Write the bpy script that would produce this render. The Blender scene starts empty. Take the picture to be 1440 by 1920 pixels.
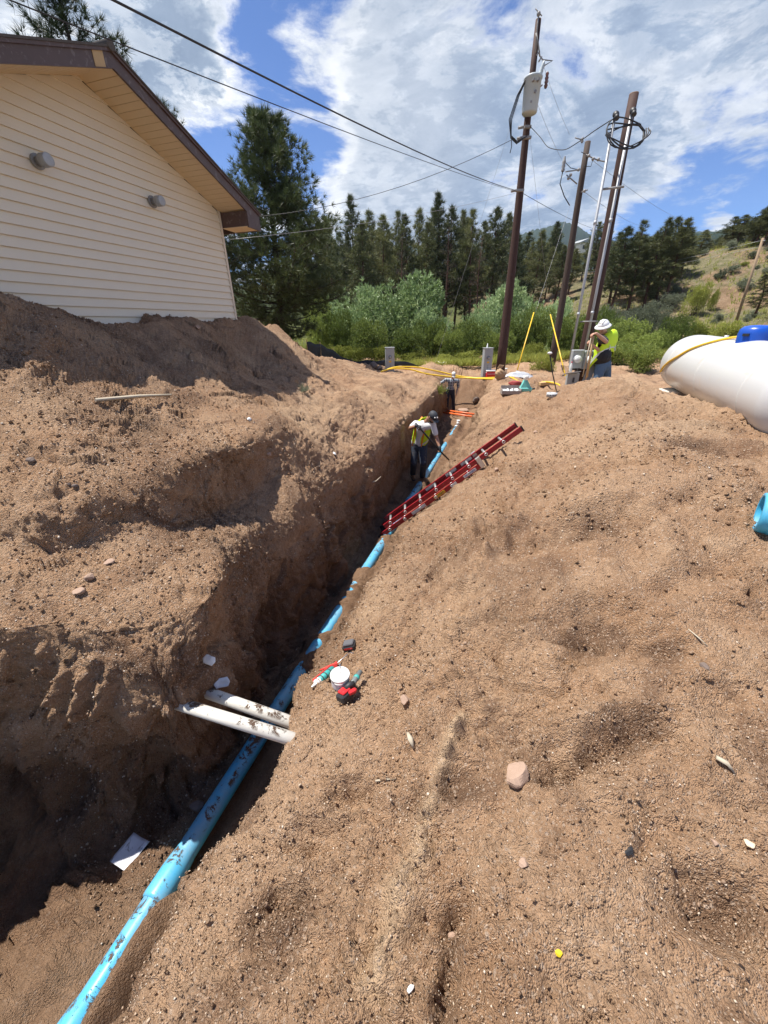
import bpy, math, random
import numpy as np
from mathutils import Vector, Matrix, Euler
random.seed(7)
rng = np.random.default_rng(7)
sc = bpy.context.scene
COL = sc.collection
R = math.radians

# ------------------------------------------------------------------ camera
PITCH, ROLL, FPX = R(26.0), R(1.0), 720.0
fw = Vector((0, math.cos(PITCH), -math.sin(PITCH)))
r0 = Vector((1, 0, 0)); u0 = r0.cross(fw)
rt = r0 * math.cos(ROLL) - u0 * math.sin(ROLL)
up = rt.cross(fw)
cd = bpy.data.cameras.new("camera"); cam = bpy.data.objects.new("camera", cd); COL.objects.link(cam)
cam.matrix_world = Matrix((rt, up, -fw)).transposed().to_4x4()
cd.sensor_fit = 'VERTICAL'; cd.sensor_height = 24.0; cd.lens = 24.0 * FPX / 1920.0
cd.clip_start = 0.02; cd.clip_end = 9000
sc.camera = cam

def ray(px, py): return fw + rt * ((px - 720) / FPX) - up * ((py - 960) / FPX)
def aY(px, py, Y): d = ray(px, py); return d * (Y / d.y)      # surveyed point at a known distance ahead
def aZ(px, py, z): d = ray(px, py); return d * (z / d.z)      # surveyed point at a known level

# ------------------------------------------------------------------ light
SUN_EL, SUN_AZ = R(69), math.atan2(-0.965, 0.25)                # azimuth from +Y towards +X
sdir = Vector((math.sin(SUN_AZ) * math.cos(SUN_EL), math.cos(SUN_AZ) * math.cos(SUN_EL), math.sin(SUN_EL)))
sl = bpy.data.lights.new("sun", 'SUN'); sl.energy = 5.0; sl.angle = R(0.55); sl.color = (1.0, 0.95, 0.87)
sun = bpy.data.objects.new("sun", sl); COL.objects.link(sun)
sun.rotation_euler = sdir.to_track_quat('Z', 'Y').to_euler()
W = bpy.data.worlds.new("World"); sc.world = W; W.use_nodes = True
sc.view_settings.view_transform = 'Standard'; sc.view_settings.look = 'None'
sc.view_settings.exposure = 0.72; sc.view_settings.gamma = 1.0; sc.view_settings.use_curve_mapping = False

class NT:
    def __init__(s, tree): s.t = tree; s.n = tree.nodes; s.l = tree.links
    def node(s, typ, **kw):
        n = s.n.new(typ)
        for k, v in kw.items():
            if k in n.inputs: s.set(n, k, v)
            else: setattr(n, k, v)
        return n
    def set(s, n, k, v):
        if isinstance(v, bpy.types.NodeSocket): s.l.new(v, n.inputs[k])
        else: n.inputs[k].default_value = v
    def math(s, op, a, b=0.0, clamp=False):
        n = s.n.new('ShaderNodeMath'); n.operation = op; n.use_clamp = clamp
        s.set(n, 0, a); s.set(n, 1, b); return n.outputs[0]
    def vmath(s, op, a, b=(0, 0, 0)):
        n = s.n.new('ShaderNodeVectorMath'); n.operation = op; s.set(n, 0, a); s.set(n, 1, b)
        return n.outputs['Value'] if op in ('DOT_PRODUCT', 'LENGTH', 'DISTANCE') else n.outputs[0]
    def noise(s, vec, scale, detail=4, rough=.55, dist=0.0, col=False):
        n = s.n.new('ShaderNodeTexNoise'); s.set(n, 'Vector', vec); s.set(n, 'Scale', scale)
        s.set(n, 'Detail', detail); s.set(n, 'Roughness', rough); s.set(n, 'Distortion', dist)
        return n.outputs['Color' if col else 'Fac']
    def ramp(s, fac, stops, interp='LINEAR'):
        n = s.n.new('ShaderNodeValToRGB'); s.set(n, 'Fac', fac); cr = n.color_ramp; cr.interpolation = interp
        while len(cr.elements) < len(stops): cr.elements.new(.5)
        for e, (p, c) in zip(cr.elements, stops):
            e.position = p; e.color = (c, c, c, 1) if isinstance(c, (int, float)) else (*c, 1)
        return n.outputs['Color']
    def mix(s, fac, a, b, blend='MIX'):
        n = s.n.new('ShaderNodeMix'); n.data_type = 'RGBA'; n.blend_type = blend
        s.set(n, 0, fac)
        for k, v in ((6, a), (7, b)):
            if isinstance(v, (tuple, list)) and len(v) == 3: v = (*v, 1)
            s.set(n, k, v)
        return n.outputs[2]
    def sep(s, v): n = s.n.new('ShaderNodeSeparateXYZ'); s.set(n, 0, v); return n.outputs
    def comb(s, x, y, z): n = s.n.new('ShaderNodeCombineXYZ'); s.set(n, 0, x); s.set(n, 1, y); s.set(n, 2, z); return n.outputs[0]
    def mapr(s, v, a, b, c, d, smooth=True):
        n = s.n.new('ShaderNodeMapRange'); n.interpolation_type = 'SMOOTHSTEP' if smooth else 'LINEAR'
        for k, x in zip((0, 1, 2, 3, 4), (v, a, b, c, d)): s.set(n, k, x)
        return n.outputs[0]

def build_sky():
    w = NT(W.node_tree); w.n.clear()
    tc = w.node('ShaderNodeTexCoord'); d = tc.outputs['Generated']
    sky = w.node('ShaderNodeTexSky'); sky.sky_type = 'NISHITA'; sky.sun_disc = False
    sky.sun_elevation = SUN_EL; sky.sun_rotation = SUN_AZ; sky.altitude = 2400; sky.air_density = 1.0
    sky.dust_density = .6; sky.ozone_density = 1.6
    x, y, z = w.sep(d)
    zz = w.math('ADD', w.math('MAXIMUM', z, 0.0), 0.16)
    p = w.comb(w.math('DIVIDE', x, zz), w.math('DIVIDE', y, zz), w.math('MULTIPLY', z, .8))
    p = w.vmath('ADD', p, (3.1, 1.7, 0))
    def field(q): return w.math('ADD', w.math('ADD', w.math('MULTIPLY', w.noise(q, 1.7, 12, .64, .35), .50), w.math('MULTIPLY', w.noise(w.vmath('ADD', q, (1.3, 7.1, 4)), 4.6, 10, .66, .4), .20)), w.math('MULTIPLY', w.noise(w.vmath('ADD', q, (5.3, 2.1, 4)), .5, 3, .5, .3), .40))
    f0 = field(p); f1 = field(w.vmath('ADD', p, (-.07, .035, .02)))
    cover = w.math('ADD', w.math('MULTIPLY', w.math('SUBTRACT', f0, .55), 2.6), .535)
    # broad gaps and banks of cloud, placed by compass direction
    def blob(dx, dy, dz, r_in, r_out, amt):
        c = w.vmath('DOT_PRODUCT', d, tuple(Vector((dx, dy, dz)).normalized()))
        return w.math('MULTIPLY', w.mapr(c, math.cos(R(r_out)), math.cos(R(r_in)), 0, 1), amt)
    for b in SKY_BLOBS:
        v = ray(b[0], b[1]); cover = w.math('ADD', cover, blob(v.x, v.y, v.z, b[2], b[3], b[4]))
    mask = w.mapr(cover, .44, .66, 0, 1)
    body = w.mapr(cover, .54, .86, 0, 1)
    lit = w.mapr(w.math('SUBTRACT', f0, f1), -.026, .026, 0, 1)
    sh = w.math('SUBTRACT', w.math('MULTIPLY', body, 1.15), w.math('MULTIPLY', lit, .75), clamp=True)
    ccol = w.ramp(sh, [(0, (1.10, 1.10, 1.10)), (.25, (.80, .84, .90)), (.6, (.47, .55, .67)), (1, (.32, .40, .53))])
    for b in BRIGHT_BLOBS:
        v = ray(b[0], b[1]); ccol = w.mix(blob(v.x, v.y, v.z, b[2], b[3], b[4]), ccol, b[5])
    ccol = w.mix(1.0, ccol, w.ramp(w.noise(w.vmath('ADD', p, (9, 2, 1)), 3.4, 12, .68, .6), [(.30, (.70, .75, .82)), (.62, (1.12, 1.12, 1.12))]), 'MULTIPLY')
    ccol = w.mix(1.0, ccol, (5.9, 5.9, 5.9), 'MULTIPLY')
    col = w.mix(mask, w.mix(1.0, sky.outputs[0], (.50, .69, 1.0), 'MULTIPLY'), ccol)
    bg = w.node('ShaderNodeBackground', Color=col, Strength=.10)
    out = w.node('ShaderNodeOutputWorld'); w.l.new(bg.outputs[0], out.inputs[0])
# (px, py of a direction, inner deg, outer deg, amount)
SKY_BLOBS = [(1370, 400, 4, 13, -.34), (1200, 400, 1, 8, -.18), (575, 70, 1, 7, -.22), (600, 290, 1, 6, -.22), (140, 90, 1, 6, -.12), (400, 280, 1, 5, -.08), (1060, 480, 1, 5, -.15),
             (1080, 90, 14, 36, .14), (860, 60, 1, 6, -.10), (1300, 130, 1, 6, -.14), (480, 130, 1, 5, -.10), (960, 340, 1, 6, -.08), (740, 200, 3, 13, .16), (330, 60, 4, 14, .08), (1250, 235, 3, 10, .12), (1330, 428, .5, 2.5, .30), (800, 400, 5, 25, .06), (480, 130, 1, 4, -.08), (1400, 90, 6, 17, .20), (1180, 300, 2, 8, .10), (240, 190, 3, 12, .14), (20, 20, 2, 12, .08), (760, 330, 3, 14, .06), (430, 60, 2, 8, .10)]
BRIGHT_BLOBS = [(1120, 110, 6, 32, .42, (.36, .46, .64)), (700, 250, 2, 14, .30, (1.0, 1.0, 1.0))]
build_sky()

# ------------------------------------------------------------------ bookkeeping helpers
def tag(o, label=None, cat=None, group=None, kind=None):
    for k, v in (('label', label), ('category', cat), ('group', group), ('kind', kind)):
        if v: o[k] = v
    return o
def empty(name, loc=(0, 0, 0), rz=0.0, **kw):
    o = bpy.data.objects.new(name, None); o.empty_display_size = .1; COL.objects.link(o)
    o.location = loc; o.rotation_euler = (0, 0, rz); return tag(o, **kw)
def mesh_np(name, V, F, mats, parent=None, smooth=False, mi=None):
    """V (n,3) float, F (m,k) int, all faces of one size"""
    me = bpy.data.meshes.new(name); V = np.asarray(V, np.float32); F = np.asarray(F, np.int32)
    m, k = F.shape
    me.vertices.add(len(V)); me.vertices.foreach_set('co', V.ravel())
    me.loops.add(m * k); me.loops.foreach_set('vertex_index', F.ravel())
    me.polygons.add(m); me.polygons.foreach_set('loop_start', np.arange(0, m * k, k, dtype=np.int32))
    me.polygons.foreach_set('loop_total', np.full(m, k, np.int32))
    if smooth: me.polygons.foreach_set('use_smooth', np.ones(m, bool))
    for mt in (mats if isinstance(mats, (list, tuple)) else [mats]): me.materials.append(mt)
    if mi is not None: me.polygons.foreach_set('material_index', np.asarray(mi, np.int32))
    me.update(); me.validate()
    o = bpy.data.objects.new(name, me); COL.objects.link(o)
    if parent: o.parent = parent
    return o
def frame(d):
    d = Vector(d).normalized(); a = Vector((0, 0, 1)) if abs(d.z) < .9 else Vector((1, 0, 0))
    x = a.cross(d).normalized(); return x, d.cross(x), d
class MB:
    """collects primitive shapes and links them as ONE mesh object"""
    def __init__(s): s.v = []; s.f = []; s.m = []; s.sm = []
    def add(s, V, F, mi=0, smooth=False):
        n = len(s.v); s.v += [tuple(p) for p in V]; s.f += [tuple(i + n for i in f) for f in F]
        s.m += [mi] * len(F); s.sm += [smooth] * len(F); return s
    def box(s, c, size, rot=None, mi=0, taper=1.0, bev=0.0):
        hx, hy, hz = (q / 2 for q in size); c = Vector(c)
        if bev > 0:
            b = min(bev, hx * .9, hy * .9, hz * .9); P = []
            # eight corners cut into three points each
            idx = {}
            for sx in (-1, 1):
                for sy in (-1, 1):
                    for sz in (-1, 1):
                        for a in range(3):
                            q = [sx * hx, sy * hy, sz * hz]
                            for k in range(3):
                                if k != a: q[k] -= (sx, sy, sz)[k] * b
                            idx[(sx, sy, sz, a)] = len(P)
                            t = taper if sz > 0 else 1
                            P.append(Vector((q[0] * t, q[1] * t, q[2])))
            F = []
            for a in range(3):
                o1, o2 = [k for k in range(3) if k != a]
                for sg in (-1, 1):
                    q = []
                    for (p1, p2) in ((-1, -1), (1, -1), (1, 1), (-1, 1)):
                        S = [0, 0, 0]; S[a] = sg; S[o1] = p1; S[o2] = p2; q.append(idx[(*S, a)])
                    F.append(q)
            for a in range(3):
                o1, o2 = [k for k in range(3) if k != a]
                for p1 in (-1, 1):
                    for p2 in (-1, 1):
                        S1 = [0, 0, 0]; S1[a] = -1; S1[o1] = p1; S1[o2] = p2; S2 = list(S1); S2[a] = 1
                        F.append([idx[(*S1, o1)], idx[(*S2, o1)], idx[(*S2, o2)], idx[(*S1, o2)]])
            for sx in (-1, 1):
                for sy in (-1, 1):
                    for sz in (-1, 1): F.append([idx[(sx, sy, sz, k)] for k in range(3)])
            V = P
        else:
            V = []
            for sz in (-1, 1):
                t = taper if sz > 0 else 1
                V += [Vector((-hx * t, -hy * t, sz * hz)), Vector((hx * t, -hy * t, sz * hz)), Vector((hx * t, hy * t, sz * hz)), Vector((-hx * t, hy * t, sz * hz))]
            F = [(3, 2, 1, 0), (4, 5, 6, 7), (0, 1, 5, 4), (1, 2, 6, 5), (2, 3, 7, 6), (3, 0, 4, 7)]
        if rot is not None:
            M = rot if isinstance(rot, Matrix) else Euler(rot).to_matrix()
            V = [M @ p for p in V]
        return s.add([p + c for p in V], F, mi)
    def tube(s, pts, rad, n=8, mi=0, cap=True, smooth=True, sq=(1, 1)):
        pts = [Vector(p) for p in pts]; k = len(pts)
        if not isinstance(rad, (list, tuple)): rad = [rad] * k
        V = []; F = []; x = None
        for i, p in enumerate(pts):
            d = (pts[min(i + 1, k - 1)] - pts[max(i - 1, 0)])
            if d.length < 1e-9: d = Vector((0, 0, 1))
            d.normalize()
            if x is None: x, y, _ = frame(d)
            else:
                x = (x - d * x.dot(d)).normalized(); y = d.cross(x)
            for j in range(n):
                a = 2 * math.pi * j / n
                V.append(p + x * (math.cos(a) * rad[i] * sq[0]) + y * (math.sin(a) * rad[i] * sq[1]))
        for i in range(k - 1):
            for j in range(n):
                F.append((i * n + j, i * n + (j + 1) % n, (i + 1) * n + (j + 1) % n, (i + 1) * n + j))
        s.add(V, F, mi, smooth)
        if cap:
            m = len(s.v) - len(V)
            s.f.append(tuple(m + j for j in reversed(range(n)))); s.m.append(mi); s.sm.append(False)
            s.f.append(tuple(m + (k - 1) * n + j for j in range(n))); s.m.append(mi); s.sm.append(False)
        return s
    def cyl(s, a, b, r, r2=None, n=16, mi=0, cap=True, smooth=True):
        return s.tube([a, b], [r, r if r2 is None else r2], n, mi, cap, smooth)
    def lathe(s, base, axis, prof, n=24, mi=0, smooth=True):
        x, y, d = frame(axis); base = Vector(base); V = []; F = []; k = len(prof)
        for (r, h) in prof:
            for j in range(n):
                a = 2 * math.pi * j / n; V.append(base + d * h + x * (r * math.cos(a)) + y * (r * math.sin(a)))
        for i in range(k - 1):
            for j in range(n): F.append((i * n + j, i * n + (j + 1) % n, (i + 1) * n + (j + 1) % n, (i + 1) * n + j))
        return s.add(V, F, mi, smooth)
    def ball(s, c, rad, n=12, m=8, mi=0, rot=None, jit=0.0, lo=-1.0):
        rx, ry, rz = rad if isinstance(rad, (tuple, list)) else (rad,) * 3
        V = []; F = []; c = Vector(c)
        for i in range(m + 1):
            t = math.acos(lo) * (1 - i / m) if lo > -1 else math.pi * (1 - i / m)
            for j in range(n):
                a = 2 * math.pi * j / n; q = 1 + (random.uniform(-jit, jit) if jit else 0)
                p = Vector((rx * math.sin(t) * math.cos(a) * q, ry * math.sin(t) * math.sin(a) * q, rz * math.cos(t) * q))
                if rot is not None: p = rot @ p
                V.append(c + p)
        for i in range(m):
            for j in range(n): F.append((i * n + j, i * n + (j + 1) % n, (i + 1) * n + (j + 1) % n, (i + 1) * n + j))
        return s.add(V, F, mi, True)
    def quad(s, a, b, c, d, mi=0): return s.add([a, b, c, d], [(0, 1, 2, 3)], mi)
    def prism(s, poly, thick, mi=0):
        """poly: list of points in one plane, extruded by the vector thick"""
        n = len(poly); t = Vector(thick); V = [Vector(p) for p in poly] + [Vector(p) + t for p in poly]
        F = [tuple(reversed(range(n))), tuple(range(n, 2 * n))] + [(i, (i + 1) % n, n + (i + 1) % n, n + i) for i in range(n)]
        return s.add(V, F, mi)
    def build(s, name, mats, parent=None, loc=None):
        me = bpy.data.meshes.new(name); me.from_pydata(s.v, [], s.f)
        for mt in (mats if isinstance(mats, (list, tuple)) else [mats]): me.materials.append(mt)
        me.polygons.foreach_set('material_index', s.m); me.polygons.foreach_set('use_smooth', s.sm); me.update()
        o = bpy.data.objects.new(name, me); COL.objects.link(o)
        if parent: o.parent = parent
        if loc: o.location = loc
        return o
def children(o): return [c for c in list(bpy.data.objects) if c.parent == o]
def copy_tree(o, kids=None, parent=None):
    c = o.copy(); COL.objects.link(c)
    if parent: c.parent = parent
    for ch in o.children: copy_tree(ch, parent=c)
    return c

# ------------------------------------------------------------------ numpy noise
def _h(i, j, k, s):
    n = (i * 374761393 + j * 668265263 + k * 1274126177 + s * 974634777) & 0xffffffff
    n = ((n ^ (n >> 13)) * 1274126177) & 0xffffffff
    return ((n ^ (n >> 16)) & 0xffff).astype(np.float32) / 32767.5 - 1
def vnoise(P, f=1.0, s=0):
    Q = np.asarray(P) * f; I = np.floor(Q).astype(np.int64); T = (Q - I).astype(np.float32); T = T * T * T * (T * (T * 6 - 15) + 10)
    i, j, k = I.T; x, y, z = T.T
    def e(a, b, c): return _h(i + a, j + b, k + c, s)
    a = e(0, 0, 0) * (1 - x) + e(1, 0, 0) * x; b = e(0, 1, 0) * (1 - x) + e(1, 1, 0) * x
    c = e(0, 0, 1) * (1 - x) + e(1, 0, 1) * x; d = e(0, 1, 1) * (1 - x) + e(1, 1, 1) * x
    return (a * (1 - y) + b * y) * (1 - z) + (c * (1 - y) + d * y) * z
def fbm(P, f, o=4, s=0, g=.5, ridge=False):
    r = 0; a = 1; t = 0
    for q in range(o):
        n = vnoise(P, f * 2.03 ** q, s + q * 17)
        if ridge: n = 1 - 2 * np.abs(n)
        r = r + a * n; t += a; a *= g
    return r / t
def facet(P, f, s=0, tilt=1.0):
    """broken-chunk relief: flat tilted faces around scattered points"""
    Q = np.asarray(P, np.float32) * f; I = np.floor(Q).astype(np.int64); best = np.full(len(Q), 9., np.float32); out = np.zeros(len(Q), np.float32)
    for a in (-1, 0, 1):
        for b in (-1, 0, 1):
            for c in (-1, 0, 1):
                i, j, k = I[:, 0] + a, I[:, 1] + b, I[:, 2] + c
                dx = Q[:, 0] - i - .5 - .45 * _h(i, j, k, s); dy = Q[:, 1] - j - .5 - .45 * _h(i, j, k, s + 1); dz = Q[:, 2] - k - .5 - .45 * _h(i, j, k, s + 2)
                dd = dx * dx + dy * dy + dz * dz; m = dd < best
                if m.any():
                    best[m] = dd[m]; im, jm, km = i[m], j[m], k[m]
                    out[m] = .5 * _h(im, jm, km, s + 3) + tilt * (_h(im, jm, km, s + 4) * dx[m] + _h(im, jm, km, s + 5) * dy[m] + _h(im, jm, km, s + 6) * dz[m])
    return out
def sstep(a, b, x): t = np.clip((x - a) / (b - a), 0, 1); return t * t * (3 - 2 * t)
def interp(x, xs, ys): return np.interp(x, xs, ys)
# ------------------------------------------------------------------ materials
def mat(name, col=(.5, .5, .5), rough=.6, metal=0.0, spec=.5, var=0.0, vscale=8.0, bump=0.0, bscale=40.0, dirt=None, dirt_amt=.5, dscale=6.0, coat=0.0):
    m = bpy.data.materials.new(name); m.use_nodes = True; w = NT(m.node_tree)
    b = w.n['Principled BSDF']; tc = w.node('ShaderNodeTexCoord').outputs['Object']
    c = (*col, 1)
    if var:
        n = w.noise(tc, vscale, 5, .6)
        c = w.mix(n, tuple(q * (1 - var) for q in col), tuple(min(1, q * (1 + var)) for q in col))
    if dirt:
        n = w.noise(tc, dscale, 7, .65, .4); f = w.mapr(n, .62 - .3 * dirt_amt, .72 - .3 * dirt_amt, 0, min(1, .45 + dirt_amt))
        c = w.mix(f, c, dirt)
    w.set(b, 'Base Color', c); w.set(b, 'Roughness', rough); w.set(b, 'Metallic', metal); w.set(b, 'Specular IOR Level', spec)
    if coat: w.set(b, 'Coat Weight', coat); w.set(b, 'Coat Roughness', .1)
    if bump:
        bn = w.node('ShaderNodeBump', Strength=.6, Distance=bump, Height=w.noise(tc, bscale, 5, .6)); w.set(b, 'Normal', bn.outputs[0])
    return m
SOIL = (.245, .148, .088)
def soil_mat():
    m = bpy.data.materials.new("soil"); m.use_nodes = True; w = NT(m.node_tree); b = w.n['Principled BSDF']
    P = w.node('ShaderNodeTexCoord').outputs['Object']
    big = w.noise(P, .55, 5, .6, .5); mid = w.noise(P, 3.1, 6, .62, .6); fine = w.noise(P, 26, 6, .7)
    c = w.ramp(big, [(.3, (.320, .180, .100)), (.5, (.415, .250, .145)), (.68, (.480, .308, .190))])
    c = w.mix(w.mapr(mid, .38, .70, 0, .65), c, (.53, .355, .225))
    c = w.mix(w.mapr(w.noise(P, 1.3, 7, .66, 1.2), .53, .66, 0, .62), c, (.165, .090, .055))      # damp, freshly turned soil
    dry = w.node('ShaderNodeAttribute', attribute_name='dry').outputs['Fac']; dmp = w.node('ShaderNodeAttribute', attribute_name='darker').outputs['Fac']
    c = w.mix(w.math('MULTIPLY', dry, .85), c, (.62, .44, .28)); c = w.mix(w.math('MULTIPLY', dmp, .75), c, (.16, .092, .056))
    # grain: individual gravel bits as colour specks
    for sc_, amt, thr, colr in ((62, .80, .86, (.55, .42, .32)), (105, .80, .74, (.52, .385, .28)), (180, .65, .62, (.50, .36, .25)), (130, .40, .84, (.17, .11, .07))):
        v = w.node('ShaderNodeTexVoronoi'); w.set(v, 'Vector', w.vmath('ADD', P, w.vmath('MULTIPLY', w.noise(P, 30, 2, .5, 0, True), (.01, .01, .01)))); w.set(v, 'Scale', float(sc_))
        cell = w.sep(v.outputs['Color'])[0]
        pick = w.mapr(cell, thr, thr + .03, 0, 1); inside = w.mapr(v.outputs['Distance'], .30, .50, 1, 0)
        c = w.mix(w.math('MULTIPLY', w.math('MULTIPLY', pick, inside), amt), c, colr)
    c = w.mix(w.mapr(fine, .40, .72, 0, .45), c, (.15, .092, .056))
    # trench depth: soil colour blends to a dark brown towards the bottom
    z = w.sep(P)[2]; darker = w.mapr(w.math('ADD', z, w.math('MULTIPLY', mid, .5)), -2.35, -1.75, 1, 0)
    c = w.mix(w.math('MULTIPLY', darker, .55), c, (.135, .076, .046))
    w.set(b, 'Base Color', c); w.set(b, 'Roughness', .95); w.set(b, 'Specular IOR Level', .15)
    vb = w.node('ShaderNodeTexVoronoi'); w.set(vb, 'Vector', P); w.set(vb, 'Scale', 75.0)
    vc = w.node('ShaderNodeTexVoronoi'); w.set(vc, 'Vector', P); w.set(vc, 'Scale', 190.0)
    hgt = w.math('ADD', w.math('MULTIPLY', w.noise(P, 20, 9, .78, .3), 1.0), w.math('MULTIPLY', w.math('SUBTRACT', 1, vb.outputs['Distance']), .50))
    hgt = w.math('ADD', hgt, w.math('MULTIPLY', w.math('SUBTRACT', 1, vc.outputs['Distance']), .40))
    bn = w.node('ShaderNodeBump', Strength=1.0, Distance=.026, Height=hgt); w.set(b, 'Normal', bn.outputs[0])
    return m
M_SOIL = soil_mat()

# ------------------------------------------------------------------ the excavation (one lofted sheet)
def pipe_z(Y): return -2.97 - .033 * Y
def on_floor(px, py, dz=0.0):
    p = aZ(px, py, -3.05)
    for _ in range(6): p = aZ(px, py, pipe_z(p.y) + dz)
    return p
PIPE_PX = [(140, 1919), (300, 1680), (430, 1470), (500, 1370), (535, 1290), (590, 1225), (665, 1105), (735, 985), (800, 890), (850, 810)]
_pp = [on_floor(x, y) for x, y in PIPE_PX]
_pf = np.polyfit([p.y for p in _pp], [p.x for p in _pp], 1)
PAZ = math.atan(_pf[0])
def pipe_x(Y): return _pf[1] + _pf[0] * Y + .07 * np.exp(-((np.asarray(Y) - 2.2) / 1.4) ** 2) * 0
def pp(Y, dt=0.0, dz=0.0):
    return Vector((float(pipe_x(Y)) + dt * math.cos(PAZ), Y - dt * math.sin(PAZ), pipe_z(Y) + dz))
TAXIS = Vector((math.sin(PAZ), math.cos(PAZ), 0)); TNORM = Vector((math.cos(PAZ), -math.sin(PAZ), 0))
# stations by the distance ahead at which they cross the pipe
ST = [-1.6, .35, 1.0, 1.62, 2.1, 2.5, 3.0, 4.0, 5.7, 8.0, 11.7, 15.5, 18.6, 20.5, 25]
def Z(px, py, z): return aZ(px, py, z)
def Yp(px, py, Y): return aY(px, py, Y)
V_ = lambda x, y, z: Vector((x, y, z))
def right_ground(X, Y):
    # broad spoil mound on the right, cresting in front of the gas tank
    h = -1.62 + .10 * sstep(0, 3, Y) - .04 * X
    h = h + .71 * np.exp(-((X - 4.0) / 1.75) ** 2 - ((Y - 6.1) / 2.5) ** 2)
    h = h + .40 * np.exp(-((X - 2.6) / 1.5) ** 2 - ((Y - 3.0) / 1.4) ** 2) + .06 * np.exp(-((X - 4.6) / 1.2) ** 2 - ((Y - 3.4) / 1.6) ** 2)
    h = h + .18 * np.exp(-((X - 4.5) / 1.5) ** 2 - ((Y - 15.5) / 2.0) ** 2)
    return h
def RG(X, Y, d=0): return Vector((X, Y, float(right_ground(X, Y)) + d))
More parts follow.
